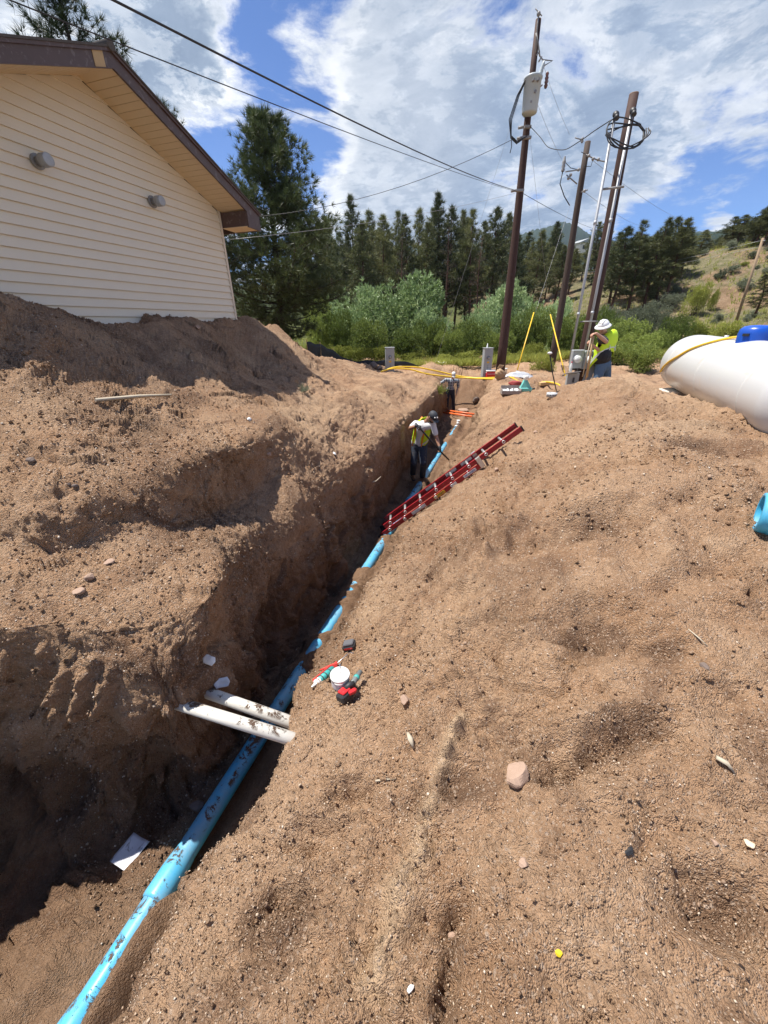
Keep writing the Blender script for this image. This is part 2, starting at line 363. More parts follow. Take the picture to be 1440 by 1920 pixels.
def net():
    N = []
    #      c1 crest-behind, c2 crest, c3 mid, c4 bench, c5 scarp lip, c6 scarp foot, c7 lip, c8 wall, c9 wall low, c10 foot
    L = {
     0: [V_(-6.2, 2.6, .2), V_(-5.4, 2.4, .4), V_(-4.6, 1.6, -.4), V_(-4.4, 1.0, -.9), V_(-4.3, .8, -1.0), V_(-4.2, .6, -1.3), V_(-4.1, .5, -1.5), V_(-4.0, .2, -2.1), V_(-3.9, 0., -2.6), V_(-3.7, -.5, -3.05)],
     1: [Yp(-40, 590, 5.0), Yp(-20, 574, 4.5), Yp(-20, 760, 3.2), Yp(-20, 900, 2.55), Yp(-20, 972, 2.25), Z(-20, 1060, -1.30), Z(-20, 1180, -1.36), Z(-20, 1340, -1.92), Z(-20, 1470, -2.62), Z(-40, 1665, -3.04)],
     2: [Yp(60, 612, 5.35), Yp(70, 590, 4.8), Yp(85, 745, 3.5), Yp(110, 895, 2.65), Yp(120, 955, 2.35), Z(120, 1050, -1.32), Z(130, 1172, -1.38), Z(140, 1348, -1.93), Z(120, 1460, -2.60), Z(95, 1620, -3.05)],
     3: [Yp(130, 620, 5.9), Yp(150, 604, 5.3), Yp(175, 735, 3.9), Yp(195, 865, 3.0), Yp(215, 925, 2.65), Z(230, 1022, -1.36), Z(300, 1150, -1.42), Z(285, 1362, -1.93), Z(300, 1425, -2.5), Z(330, 1490, -3.06)],
     4: [Yp(190, 620, 6.4), Yp(210, 602, 5.9), Yp(240, 725, 4.4), Yp(270, 838, 3.4), Yp(315, 882, 2.95), Z(330, 1000, -1.45), Z(408, 1105, -1.47), Z(392, 1300, -1.98), Z(396, 1365, -2.45), Z(405, 1440, -3.06)],
     5: [Yp(260, 622, 7.0), Yp(280, 605, 6.5), Yp(310, 712, 4.9), Yp(340, 803, 3.9), Yp(385, 855, 3.25), Z(395, 965, -1.52), Z(412, 1035, -1.60), Z(445, 1150, -2.15), Z(455, 1235, -2.5), Z(470, 1320, -3.06)],
     6: [Yp(340, 622, 7.9), Yp(360, 603, 7.4), Yp(385, 707, 5.4), Yp(415, 780, 4.5), Yp(450, 838, 3.6), Z(452, 935, -1.60), Z(465, 1003, -1.72), Z(492, 1110, -2.3), Z(508, 1175, -2.7), Z(522, 1240, -3.06)],
     7: [Yp(430, 625, 9.2), Yp(440, 606, 8.8), Yp(450, 697, 6.6), Z(495, 752, -.98), Z(535, 812, -1.25), Z(530, 885, -1.65), Z(556, 955, -1.85), Z(583, 1035, -2.4), Z(598, 1080, -2.75), Z(610, 1120, -3.1)],
     8: [Yp(480, 640, 10.6), Yp(505, 622, 9.9), Yp(540, 693, 7.8), Z(580, 738, -1.12), Z(625, 776, -1.38), Z(628, 815, -1.65), Z(660, 870, -1.92), Z(680, 930, -2.5), Z(686, 968, -2.85), Z(690, 1000, -3.15)],
     9: [Yp(530, 665, 12), Yp(560, 652, 11), Yp(600, 700, 9.6), Z(650, 722, -1.28), Z(710, 745, -1.52), Z(722, 768, -1.65), Z(742, 806, -1.92), Z(745, 858, -2.6), Z(743, 893, -2.95), Z(740, 918, -3.22)],
     10: [Yp(570, 685, 15), Yp(612, 676, 13.4), Yp(650, 695, 12.4), Z(705, 708, -1.48), Z(755, 722, -1.66), Z(768, 735, -1.75), Z(790, 758, -1.95), Z(797, 795, -2.7), Z(798, 812, -3.05), Z(797, 826, -3.35)],
     11: [Yp(620, 700, 19), Yp(665, 688, 17), Yp(690, 700, 15.6), Yp(740, 706, 15.4), Yp(775, 711, 15.2), Z(788, 718, -1.88), Z(816, 728, -1.98), Z(828, 755, -2.8), Z(831, 767, -3.3), Z(833, 776, -3.5)],
     12: [Yp(640, 690, 22), Yp(690, 688, 20), Yp(720, 697, 19), Yp(760, 700, 18.8), Yp(790, 701, 18.6), Yp(805, 703, 18.6), Yp(823, 712, 18.5), Yp(838, 735, 18.4), Yp(842, 752, 18.4), Yp(845, 764, 18.4)],
     13: [Yp(650, 684, 24), Yp(700, 682, 23), Yp(730, 684, 22.6), Yp(770, 682, 22.4), Yp(800, 679, 22.2), Yp(815, 679, 22), Yp(830, 682, 22), Yp(845, 685, 21.5), Yp(855, 690, 21), Yp(865, 700, 20.5)],
     14: [V_(-2, 27, -1.9), V_(0, 27, -1.9), V_(1, 27, -1.9), V_(2, 27, -1.9), V_(2.8, 27, -1.9), V_(3.4, 27, -1.9), V_(4, 27, -1.9), V_(4.4, 27, -1.9), V_(4.8, 27, -1.9), V_(5.2, 27, -1.9)],
    }
    #      c13 foot right, c14 wall, c15 lip
    Rt = {
     0: [V_(-1.7, -1.8, -3.0), V_(-1.3, -1.8, -2.4), V_(-1.1, -1.8, -1.9)],
     1: [pp(.35, .30, .02), pp(.35, .52, .55), Z(215, 1950, -1.95)],
     2: [pp(1.0, .32, -.02), pp(1.0, .50, .55), Z(335, 1712, -1.97)],
     3: [pp(1.62, .38, -.1), pp(1.62, .50, .45), Z(490, 1480, -2.0)],
     4: [pp(2.1, .36, -.1), pp(2.1, .42, .45), Z(522, 1385, -2.02)],
     5: [pp(2.5, .25, -.05), pp(2.5, .33, .45), Z(546, 1300, -2.1)],
     6: [pp(3.0, .22, .1), pp(3.0, .42, .48), Z(612, 1225, -2.18)],
     7: [pp(4.0, .18, .10), pp(4.0, .42, .50), pp(4.0, .72, .98)],
     8: [pp(5.7, .22, .06), pp(5.7, .50, .42), pp(5.7, .88, .86)],
     9: [pp(8.0, .35, .04), pp(8.0, .70, .55), pp(8.0, 1.05, 1.15)],
     10: [pp(11.7, .45, .04), pp(11.7, .80, .75), pp(11.7, 1.15, 1.3)],
     11: [pp(15.5, .6, .05), pp(15.5, 1.0, .95), Z(925, 722, -1.82)],
     12: [Yp(900, 766, 18.0), Yp(915, 735, 18.2), Yp(940, 707, 18.4)],
     13: [Yp(880, 705, 20), Yp(900, 702, 20), Yp(940, 700, 20)],
     14: [V_(5.6, 27, -1.9), V_(6, 27, -1.9), V_(6.6, 27, -1.9)],
    }
    for i, Y in enumerate(ST):
        l = L[i]; l = [V_(l[0].x - 9, l[0].y + (2.5 if i < 12 else 0), -1.4), l[0] + V_(-.8, .25, -.55)] + l
        if 7 <= i <= 10: l[7] = l[6].lerp(l[8], .5) + V_(0, 0, .02)
        if i <= 11: c = [pp(Y, -.13, -.07), pp(Y, .0, -.06), pp(Y, .13, -.05)]
        elif i == 12: c = [Yp(855, 768, 18.3), Yp(868, 769, 18.2), Yp(885, 768, 18.1)]
        elif i == 13: c = [Yp(868, 702, 20.4), Yp(872, 703, 20.3), Yp(876, 704, 20.2)]
        else: c = [V_(5.3, 27, -1.9), V_(5.4, 27, -1.9), V_(5.5, 27, -1.9)]
        r = Rt[i]; lip = r[2]
        # ground columns fan out to the right
        Yl = lip.y
        rr = []
        for X in (.55, 1.3, 2.3, 3.4, 4.6, 6.2, 11.0):
            Yq = Yl * (1 - .0) + {0: -1.2, 1: -.25}.get(i, 0) + (X * (-.28 if i < 12 else 0))
            Xq = lip.x + X
            g_ = RG(Xq, Yq) if i < 14 else V_(Xq, 27, -1.9)
            if X < 2 and i < 14: g_.z = g_.z + (lip.z - g_.z) * {.55: .60, 1.3: .18}[X]
            rr.append(g_)
        
        N.append(l + c + r + rr)
    return N
NET = net()

def hermite(C, subs):
    """C (n,m,3) -> smooth curve through the n control rows, limited tangents"""
    n = len(C); out = []
    D = C[1:] - C[:-1]; T = np.zeros_like(C); T[0] = D[0]; T[-1] = D[-1]
    a, b = D[:-1], D[1:]; s = (a * b) > 0
    T[1:-1] = np.where(s, 2 * a * b / np.where(np.abs(a + b) < 1e-9, 1, a + b), 0)
    T[1:-1] = T[1:-1] * .7 + .3 * .5 * (a + b)
    for i in range(n - 1):
        for k in range(subs[i]):
            t = k / subs[i]; t2 = t * t; t3 = t2 * t
            out.append(C[i] * (2 * t3 - 3 * t2 + 1) + T[i] * (t3 - 2 * t2 + t) + C[i + 1] * (-2 * t3 + 3 * t2) + T[i + 1] * (t3 - t2))
    out.append(C[-1]); return np.array(out)
C0 = np.array([[list(p) for p in row] for row in NET])
q = QUAL = 1.0
rsub = [int(v * q) for v in (26, 62, 66, 60, 60, 60, 78, 84, 84, 60, 40, 30, 16, 10)]
#        c0-c1 c1-2  2-3 3-4 4-5 5-6 6-7 7-8 8-9 9-10 10-11foot-pipeL, pipeL-mid, mid-pipeR, R-foot, foot-wall, wall-lip, ground...
csub = [int(v * q) for v in (3, 5, 8, 40, 36, 22, 26, 34, 34, 20, 20, 22, 9, 9, 10, 22, 26, 60, 64, 60, 56, 44, 26, 10)]
A = hermite(C0, rsub); A = np.transpose(hermite(np.transpose(A, (1, 0, 2)), csub), (1, 0, 2))
NR, NC = A.shape[:2]
def normals(A):
    du = np.gradient(A, axis=0); dv = np.gradient(A, axis=1); n = np.cross(dv, du); n = n / (np.linalg.norm(n, axis=2, keepdims=True) + 1e-9)
    n[n[..., 2].mean() * 0 + n[..., 2] < -.6] *= 1
    return n
# column / row indices as fractional control coordinates
cc = np.concatenate([np.arange(s) / s + i for i, s in enumerate(csub)] + [[len(csub)]])
rc = np.concatenate([np.arange(s) / s + i for i, s in enumerate(rsub)] + [[len(rsub)]])
CCm, RCm = np.meshgrid(cc, rc)
P = A.reshape(-1, 3).copy(); Nn = normals(A).reshape(-1, 3)
if Nn[:, 2].mean() < 0: Nn = -Nn
ccf = CCm.ravel(); rcf = RCm.ravel()
pipe_w = 1 - np.clip(np.abs(ccf - 13) / 1.6, 0, 1)           # 1 on the pipe line
wall = sstep(8.7, 9.4, ccf) * (1 - sstep(11.3, 12, ccf)) + sstep(14, 14.6, ccf) * (1 - sstep(16, 16.5, ccf))
left = 1 - sstep(12, 13, ccf); right = sstep(15.6, 16.4, ccf)
far = sstep(9, 25, P[:, 1])
site_edge = 1 - sstep(22, 27, P[:, 1])
rough = (1 - .85 * pipe_w) * site_edge
# 1. broad lumps
def warp(P, f, a, s): return P + a * np.stack([vnoise(P, f, s + q) for q in range(3)], 1)
Pw = warp(P, 1.1, .25, 90)
S = P @ np.array(TAXIS); Tt = P @ np.array(TNORM)
bil = lambda Q, f, o, sd, g=.55: -fbm(Q, f, o, sd, g, True)
rdg = lambda Q, f, o, sd, g=.55: fbm(Q, f, o, sd, g, True)
farw = 1 - .25 * sstep(8, 18, P[:, 1])
d = .15 * fbm(Pw, .8, 3, 1) * rough * (1 - .5 * wall)
# 2. erosion rills / bucket drag streaks running down towards the trench
Ps = np.stack([S * 1.0 + Tt * .35, Tt * .30, P[:, 2] * .30], 1); Ps = warp(Ps, 1.3, .22, 40)
rill = sstep(-.25, .35, fbm(P, .8, 2, 51))
mound = 1 - sstep(5.5, 7.5, ccf)
d += left * rough * (.10 * rdg(Ps, 1.4, 3, 5, .45) + .16 * mound * rdg(Ps, .8, 2, 15, .45)) * (1 - .4 * wall) * (.35 + .65 * rill)
Pr = np.stack([S * .35 + Tt * .25, Tt * 1.0 - S * .15, P[:, 2] * .4], 1); Pr = warp(Pr, 1.0, .28, 44)
d += right * rough * (.19 * (rdg(Pr, .9, 5, 8, .5) - .1)) * (.4 + .6 * rill)
# 3. clods: rounded lumps in broken patches, with smooth raked soil between
patch = sstep(-.12, .30, fbm(warp(P, 2, .2, 3), 1.1, 3, 21))
d += rough * farw * (.014 + .070 * patch * (1 + .6 * right)) * bil(warp(P, 3.0, .10, 14), 3.6, 6, 30, .60) * (1 + .6 * wall) * (1 - .2 * right)
crumb = sstep(.0, .35, fbm(P, 1.6, 4, 24, .6))
d += rough * (.040 + .04 * right) * crumb * bil(P, 8.5, 5, 31, .66) * (1 - .3 * right)
patch2 = sstep(.0, .5, fbm(P, 2.3, 2, 61))
d += rough * (.007 + .016 * patch2) * bil(P, 22, 3, 33, .6)
fm = left * (.35 + .65 * sstep(-.1, .3, fbm(P, 1.2, 3, 121))) + wall * .8 + .85 * right * sstep(-.05, .30, fbm(P, 1.3, 3, 122)) + .5 * np.exp(-((ccf - 16) / .6) ** 2)
fm = np.clip(fm, 0, 1.2) * rough; act = (fm > .03) & (P[:, 1] < 19) & (P[:, 1] > .2)
Pf = warp(P, 4.0, .07, 131)[act]; Pf = warp(Pf, 13., .022, 134)
d[act] += fm[act] * (.075 * facet(Pf, 2.4, 7, .8) + .022 * (1 + right[act]) * facet(Pf, 8.0, 19, .8))
# hollows and drag marks trodden into the soil
def onr(px_, py_):
    p = Z(px_, py_, -1.5)
    for _ in range(12): p = p.lerp(Z(px_, py_, float(right_ground(p.x, p.y)) - .04), .7)
    return np.array(p)
for (px_, py_, z_, r_, dep) in ((1110, 1190, -1.3, .17, .07), (1090, 1430, -1.6, .10, .06), (1200, 1400, -1.6, .10, .05), (1000, 1000, -1.3, .22, .06), (1130, 980, -1.2, .16, .07), (1230, 1240, -1.4, .10, .05), (1330, 1710, -1.6, .09, .06), (850, 1700, -1.6, .06, .05), (860, 1800, -1.6, .06, .05), (860, 1430, -1.6, .08, .04), (570, 1500, -1.9, .07, .06), (640, 1420, -1.9, .06, .05), (510, 1610, -1.9, .05, .05), (1330, 850, -1.0, .25, .10), (1120, 870, -1.0, .3, .07), (1260, 780, -.9, .3, .08)):
    c_ = onr(px_, py_); dd_ = ((P[:, 0] - c_[0]) / r_ / 1.6) ** 2 + ((P[:, 1] - c_[1]) / r_) ** 2
    d -= 1.7 * dep * np.exp(-dd_) * right * (1 + .6 * rdg(P, 9, 2, 64)); d += dep * .4 * np.exp(-(np.sqrt(dd_) - 1.5) ** 2 / .15) * right
# 4. vertical slump chunks on the trench walls
Pv = np.stack([S * 2.6, Tt * 2.6, P[:, 2] * .8], 1)
d += wall * rough * .13 * (rdg(warp(Pv, .8, .4, 12), .8, 4, 55, .5) - .35)
d = d * (1 - .75 * np.exp(-((P[:, 1] - 8.2) / 1.0) ** 2) * wall * left); lipw = np.exp(-((ccf - 15.3) / .8) ** 2) * (P[:, 1] < 3.2); d = d * (1 - .45 * lipw)
d = d - .09 * sstep(6.6, 7.4, ccf + 1.2) * (ccf < 11.6) * (1 - sstep(1.55, 1.9, P[:, 1])) * left
P = P + Nn * d[:, None]
# 5. bucket-teeth grooves in the bank face nearest the camera, left
def seg(px, py, z): v = Z(px, py, z); return np.array(v)
for px in (0, 62, 112, 152, 190):
    a0, b0 = seg(px + 22, 1205, -1.50), seg(px - 5, 1345, -1.97); ab = b0 - a0
    t = np.clip(((P - a0) @ ab) / (ab @ ab), 0, 1); dist = np.linalg.norm(P - a0 - t[:, None] * ab, axis=1)
    g = np.exp(-(dist / .030) ** 2) * sstep(0, .12, t) * (1 - sstep(.93, 1, t))
    P = P + Nn * (g * .075 * (1 + .6 * vnoise(P, 30, 77)))[:, None]
# 6. soil lying over the pipe: where it is buried and where it shows
SY = [0, .9, 1.1, 2.2, 2.3, 2.62, 2.72, 2.84, 3.05, 3.14, 3.28, 3.5, 3.65, 3.7, 3.83, 3.9, 3.99, 4.05, 4.13, 4.2, 4.45, 4.52, 5.1, 5.3, 5.42, 5.6, 7.9, 8.05, 8.25, 8.4, 11.4, 11.7, 12.5, 40]
SD = [-.14, -.14, -.2, -.2, -.2, -.16, .0, .02, -.045, .03, -.05, -.04, -.02, .015, -.01, .03, -.012, .03, -.012, .04, .04, -.09, -.09, .02, .02, -.1, -.1, .02, .02, -.09, -.07, .05, .0, -.02]
Yc = P[:, 1]; tpipe = (P[:, 0] - (_pf[1] + _pf[0] * Yc)) * math.cos(PAZ)
core = np.exp(-(np.abs(tpipe) / .165) ** 3) * (ccf > 11.2) * (ccf < 15.2) * (Yc < 16) * (Yc > .1)
ztop = pipe_z(Yc) + .062
cover = interp(Yc, SY, SD) + .030 * fbm(P, 9, 4, 70) + .30 * np.clip(tpipe, -.02, .2) * (Yc > 2.2) + 1.9 * np.clip(tpipe + .01, 0, .13) * (1 - sstep(.95, 1.15, Yc))
P[:, 2] = P[:, 2] * (1 - core) + (ztop + cover + .006 * fbm(P, 40, 2, 71)) * core
# the bank heaped against the near right side of the pipe
DRY = .45 * sstep(.05, .5, fbm(P, .9, 4, 201)); DAMP = .6 * sstep(.12, .45, fbm(P, 1.1, 5, 202, .6)) * (1 - DRY)
for (px_, py_, r_) in ((1110, 1195, .16), (1180, 1380, .09), (860, 1440, .07), (1120, 985, .13), (1235, 1235, .09), (1340, 1710, .08), (1310, 840, .18), (490, 1660, .10)):
    c_ = onr(px_, py_); DAMP = np.maximum(DAMP, sstep(-.25, .25, np.exp(-(((P[:, 0] - c_[0]) / 1.7) ** 2 + (P[:, 1] - c_[1]) ** 2) / r_ ** 2) - .5 + .4 * fbm(P, 6, 3, 203)) * (ccf > 15))
# a pale drag ridge and a furrow running down the near right slope
for (pa, pb, wd_, hh) in (((872, 1310, -1.5), (745, 1650, -1.65), .028, .035), ((745, 1650, -1.65), (690, 1800, -1.68), .03, .02), ((862, 1680, -1.62), (846, 1915, -1.62), .022, -.035), ((500, 1560, -1.9), (440, 1640, -1.9), .03, -.03), ((1020, 1450, -1.55), (1215, 1370, -1.5), .04, -.035), ((900, 1000, -1.3), (1010, 850, -1.2), .10, -.06), ((960, 965, -1.3), (870, 1070, -1.45), .09, .06), ((1180, 1000, -1.1), (1330, 930, -1.1), .07, -.05), ((1230, 1130, -1.2), (1400, 1060, -1.2), .07, -.05), ((720, 1090, -1.9), (900, 930, -1.6), .10, .06)):
    a0, b0 = onr(*pa[:2]), onr(*pb[:2]); ab = b0 - a0; w_ = P[:, :2] - a0[:2] + .03 * np.stack([vnoise(P, 6, 140), vnoise(P, 6, 141)], 1)
    t = np.clip((w_ @ ab[:2]) / (ab[:2] @ ab[:2]), 0, 1); dist = np.linalg.norm(w_ - t[:, None] * ab[:2], axis=1)
    P[:, 2] += 1.6 * hh * np.exp(-(dist / wd_) ** 2) * (ccf > 15.4) * (1 + .5 * vnoise(P, 18, 142))
    if hh == .035: DRY = np.maximum(DRY, np.exp(-(dist / .035) ** 2))
    if hh == .02: DRY = np.maximum(DRY, np.exp(-(dist / .06) ** 2))
    if hh == -.035: DAMP = np.maximum(DAMP, np.exp(-(dist / .03) ** 2))
near = np.exp(-((Yc - .85) / .42) ** 2) * np.exp(-((tpipe - .17) / .12) ** 2)
P[:, 2] += near * .12
gi = np.arange(NR * NC).reshape(NR, NC)
Fq = np.stack([gi[:-1, :-1], gi[:-1, 1:], gi[1:, 1:], gi[1:, :-1]], -1).reshape(-1, 4)
TP = P.reshape(NR, NC, 3)
trench = mesh_np("excavated_ground", P, Fq, M_SOIL, smooth=True)
tag(trench, kind='structure')
for nm_, ar_ in (('dry', DRY), ('darker', DAMP)):
    at_ = trench.data.attributes.new(nm_, 'FLOAT', 'POINT'); at_.data.foreach_set('value', np.clip(ar_, 0, 1).astype(np.float32))

# drop helper: world height of the finished ground
from mathutils.bvhtree import BVHTree
_sub = TP[::2, ::2]; _n0, _n1 = _sub.shape[:2]; _g = np.arange(_n0 * _n1).reshape(_n0, _n1)
BV = BVHTree.FromPolygons([tuple(v) for v in _sub.reshape(-1, 3).tolist()], np.stack([_g[:-1, :-1], _g[:-1, 1:], _g[1:, 1:], _g[1:, :-1]], -1).reshape(-1, 4).tolist())
def gz(x, y, default=-1.8):
    h = BV.ray_cast(Vector((x, y, 6)), Vector((0, 0, -1)))
    return h[0].z if h[0] else default
def hitp(px, py):
    h = BV.ray_cast(Vector((0, 0, 0)), ray(px, py).normalized()); return (h[0], h[1]) if h[0] else (None, None)
# ------------------------------------------------------------------ land beyond the site
def land(X, Y):
    X = np.asarray(X, float); Y = np.asarray(Y, float)
    h = -2.15 - 1.3 * sstep(22, 30, Y) * (1 - sstep(34, 46, Y)) + .10 * np.clip(Y - 44, 0, 400) * (1 - sstep(10, 40, X))
    a = X * .85 + (Y - 20) * .25
    h = h + 10 * sstep(12, 50, a) * sstep(8, 26, Y) + .05 * np.clip(a - 55, 0, 400)
    PP = np.stack([X.ravel(), Y.ravel(), 0 * X.ravel()], 1)
    n = (fbm(PP, .06, 4, 3) * 1.6 + fbm(PP, .35, 3, 9) * .25).reshape(X.shape)
    return h + n * sstep(18, 34, Y + np.abs(X) * .6) * 1.0
def lz(x, y): return float(land(np.array([x]), np.array([y]))[0])
def land_mat():
    m = bpy.data.materials.new("meadow"); m.use_nodes = True; w = NT(m.node_tree); b = w.n['Principled BSDF']
    Pn = w.node('ShaderNodeTexCoord').outputs['Object']
    x, y, z = w.sep(Pn)
    n1 = w.noise(Pn, .18, 6, .62, .6); n2 = w.noise(Pn, 1.6, 6, .7)
    grass = w.ramp(n2, [(.3, (.075, .080, .035)), (.5, (.15, .135, .075)), (.7, (.23, .19, .13))])
    red = w.ramp(n2, [(.3, (.16, .10, .06)), (.6, (.27, .175, .115)), (.75, (.24, .20, .13))])
    c = w.mix(w.mapr(n1, .47, .60, 0, .8), grass, red)
    hx = w.mapr(x, 11, 19, 1, 0); c = w.mix(w.math('MULTIPLY', hx, .85), c, (.085, .105, .032))
    deep = w.mapr(y, 60, 95, 0, .85); c = w.mix(deep, c, (.030, .042, .018))
    w.set(b, 'Base Color', c); w.set(b, 'Roughness', .95); w.set(b, 'Specular IOR Level', .1)
    bn = w.node('ShaderNodeBump', Strength=.8, Distance=.25, Height=w.noise(Pn, 3.0, 8, .75)); w.set(b, 'Normal', bn.outputs[0])
    return m
M_LAND = land_mat()
def land_sheet():
    xs = np.concatenate([np.linspace(-420, -60, 30), np.linspace(-56, 110, 190), np.linspace(114, 460, 40)])
    ys = np.concatenate([np.linspace(-60, 10, 24), np.linspace(11, 90, 150), np.linspace(93, 600, 70)])
    X, Y = np.meshgrid(xs, ys); Zz = land(X, Y); g = np.arange(X.size).reshape(X.shape)
    F = np.stack([g[:-1, :-1], g[:-1, 1:], g[1:, 1:], g[1:, :-1]], -1).reshape(-1, 4)
    V = np.stack([X.ravel(), Y.ravel(), Zz.ravel()], 1)
    # leave out what lies under the excavated sheet
    ex = TP[:, :, :2]; keep = []
    rows = ex[np.argsort(ex[:, 13 * 20 if 0 else 200, 1])]
    yl = [r[0][1] for r in ex]; xl = [r[0][0] for r in ex]; yr = [r[-1][1] for r in ex]; xr = [r[-1][0] for r in ex]
    cx = V[F].mean(1)
    lft = np.interp(cx[:, 1], *zip(*sorted(zip(yl, xl)))) + 1.2; rgt = np.interp(cx[:, 1], *zip(*sorted(zip(yr, xr)))) - 1.2
    ybot = np.interp(cx[:, 0], [-15, -4, 10], [1, -1, -5.0]) + .8
    inside = (cx[:, 0] > lft) & (cx[:, 0] < rgt) & (cx[:, 1] > ybot) & (cx[:, 1] < 25.8)
    o = mesh_np("ground", V, F[~inside], M_LAND, smooth=True); tag(o, kind='structure')
land_sheet()

def mountains():
    m = mat("forest_far", (.026, .040, .024), .95, var=.35, vscale=.02, spec=.1)
    prof = [(600, 470), (760, 465), (900, 462), (955, 452), (985, 436), (1010, 429), (1040, 425), (1075, 431), (1110, 446), (1150, 458), (1210, 455), (1270, 440), (1330, 432), (1400, 430), (1460, 436), (1600, 450)]
    for nm, D, pf in (("mountain", 1500., prof), ("forested_ridge", 700., [(500, 520), (900, 500), (1100, 492), (1180, 470), (1240, 448), (1290, 436), (1340, 434), (1400, 442), (1500, 425), (1700, 420)])):
        az = []; el = []
        for (a, b) in pf:
            v = aY(a, b, D); az.append(v.x / D); el.append(v.z / D)
        xs = np.linspace(min(az), max(az), 420); ys = np.linspace(-1, 1, 60)
        A_, T_ = np.meshgrid(xs, ys); Hh = np.interp(A_, az, el) * D
        YY = D * (1 + .28 * T_); XX = A_ * YY
        PP = np.stack([XX.ravel(), YY.ravel(), 0 * XX.ravel()], 1)
        prf = np.exp(-(T_ / .42) ** 2)
        ZZ = Hh * prf * (1 + 0 * T_) + (fbm(PP, 1 / (D * .08), 3, 5).reshape(XX.shape) * D * .012 + np.abs(fbm(PP, 1 / 13., 2, 6)).reshape(XX.shape) * 9 * D / 1500) * prf - 12 * (1 - prf)
        g = np.arange(XX.size).reshape(XX.shape)
        F = np.stack([g[:-1, :-1], g[:-1, 1:], g[1:, 1:], g[1:, :-1]], -1).reshape(-1, 4)
        tag(mesh_np(nm, np.stack([XX.ravel(), YY.ravel(), ZZ.ravel()], 1), F, m), kind='structure')
mountains()

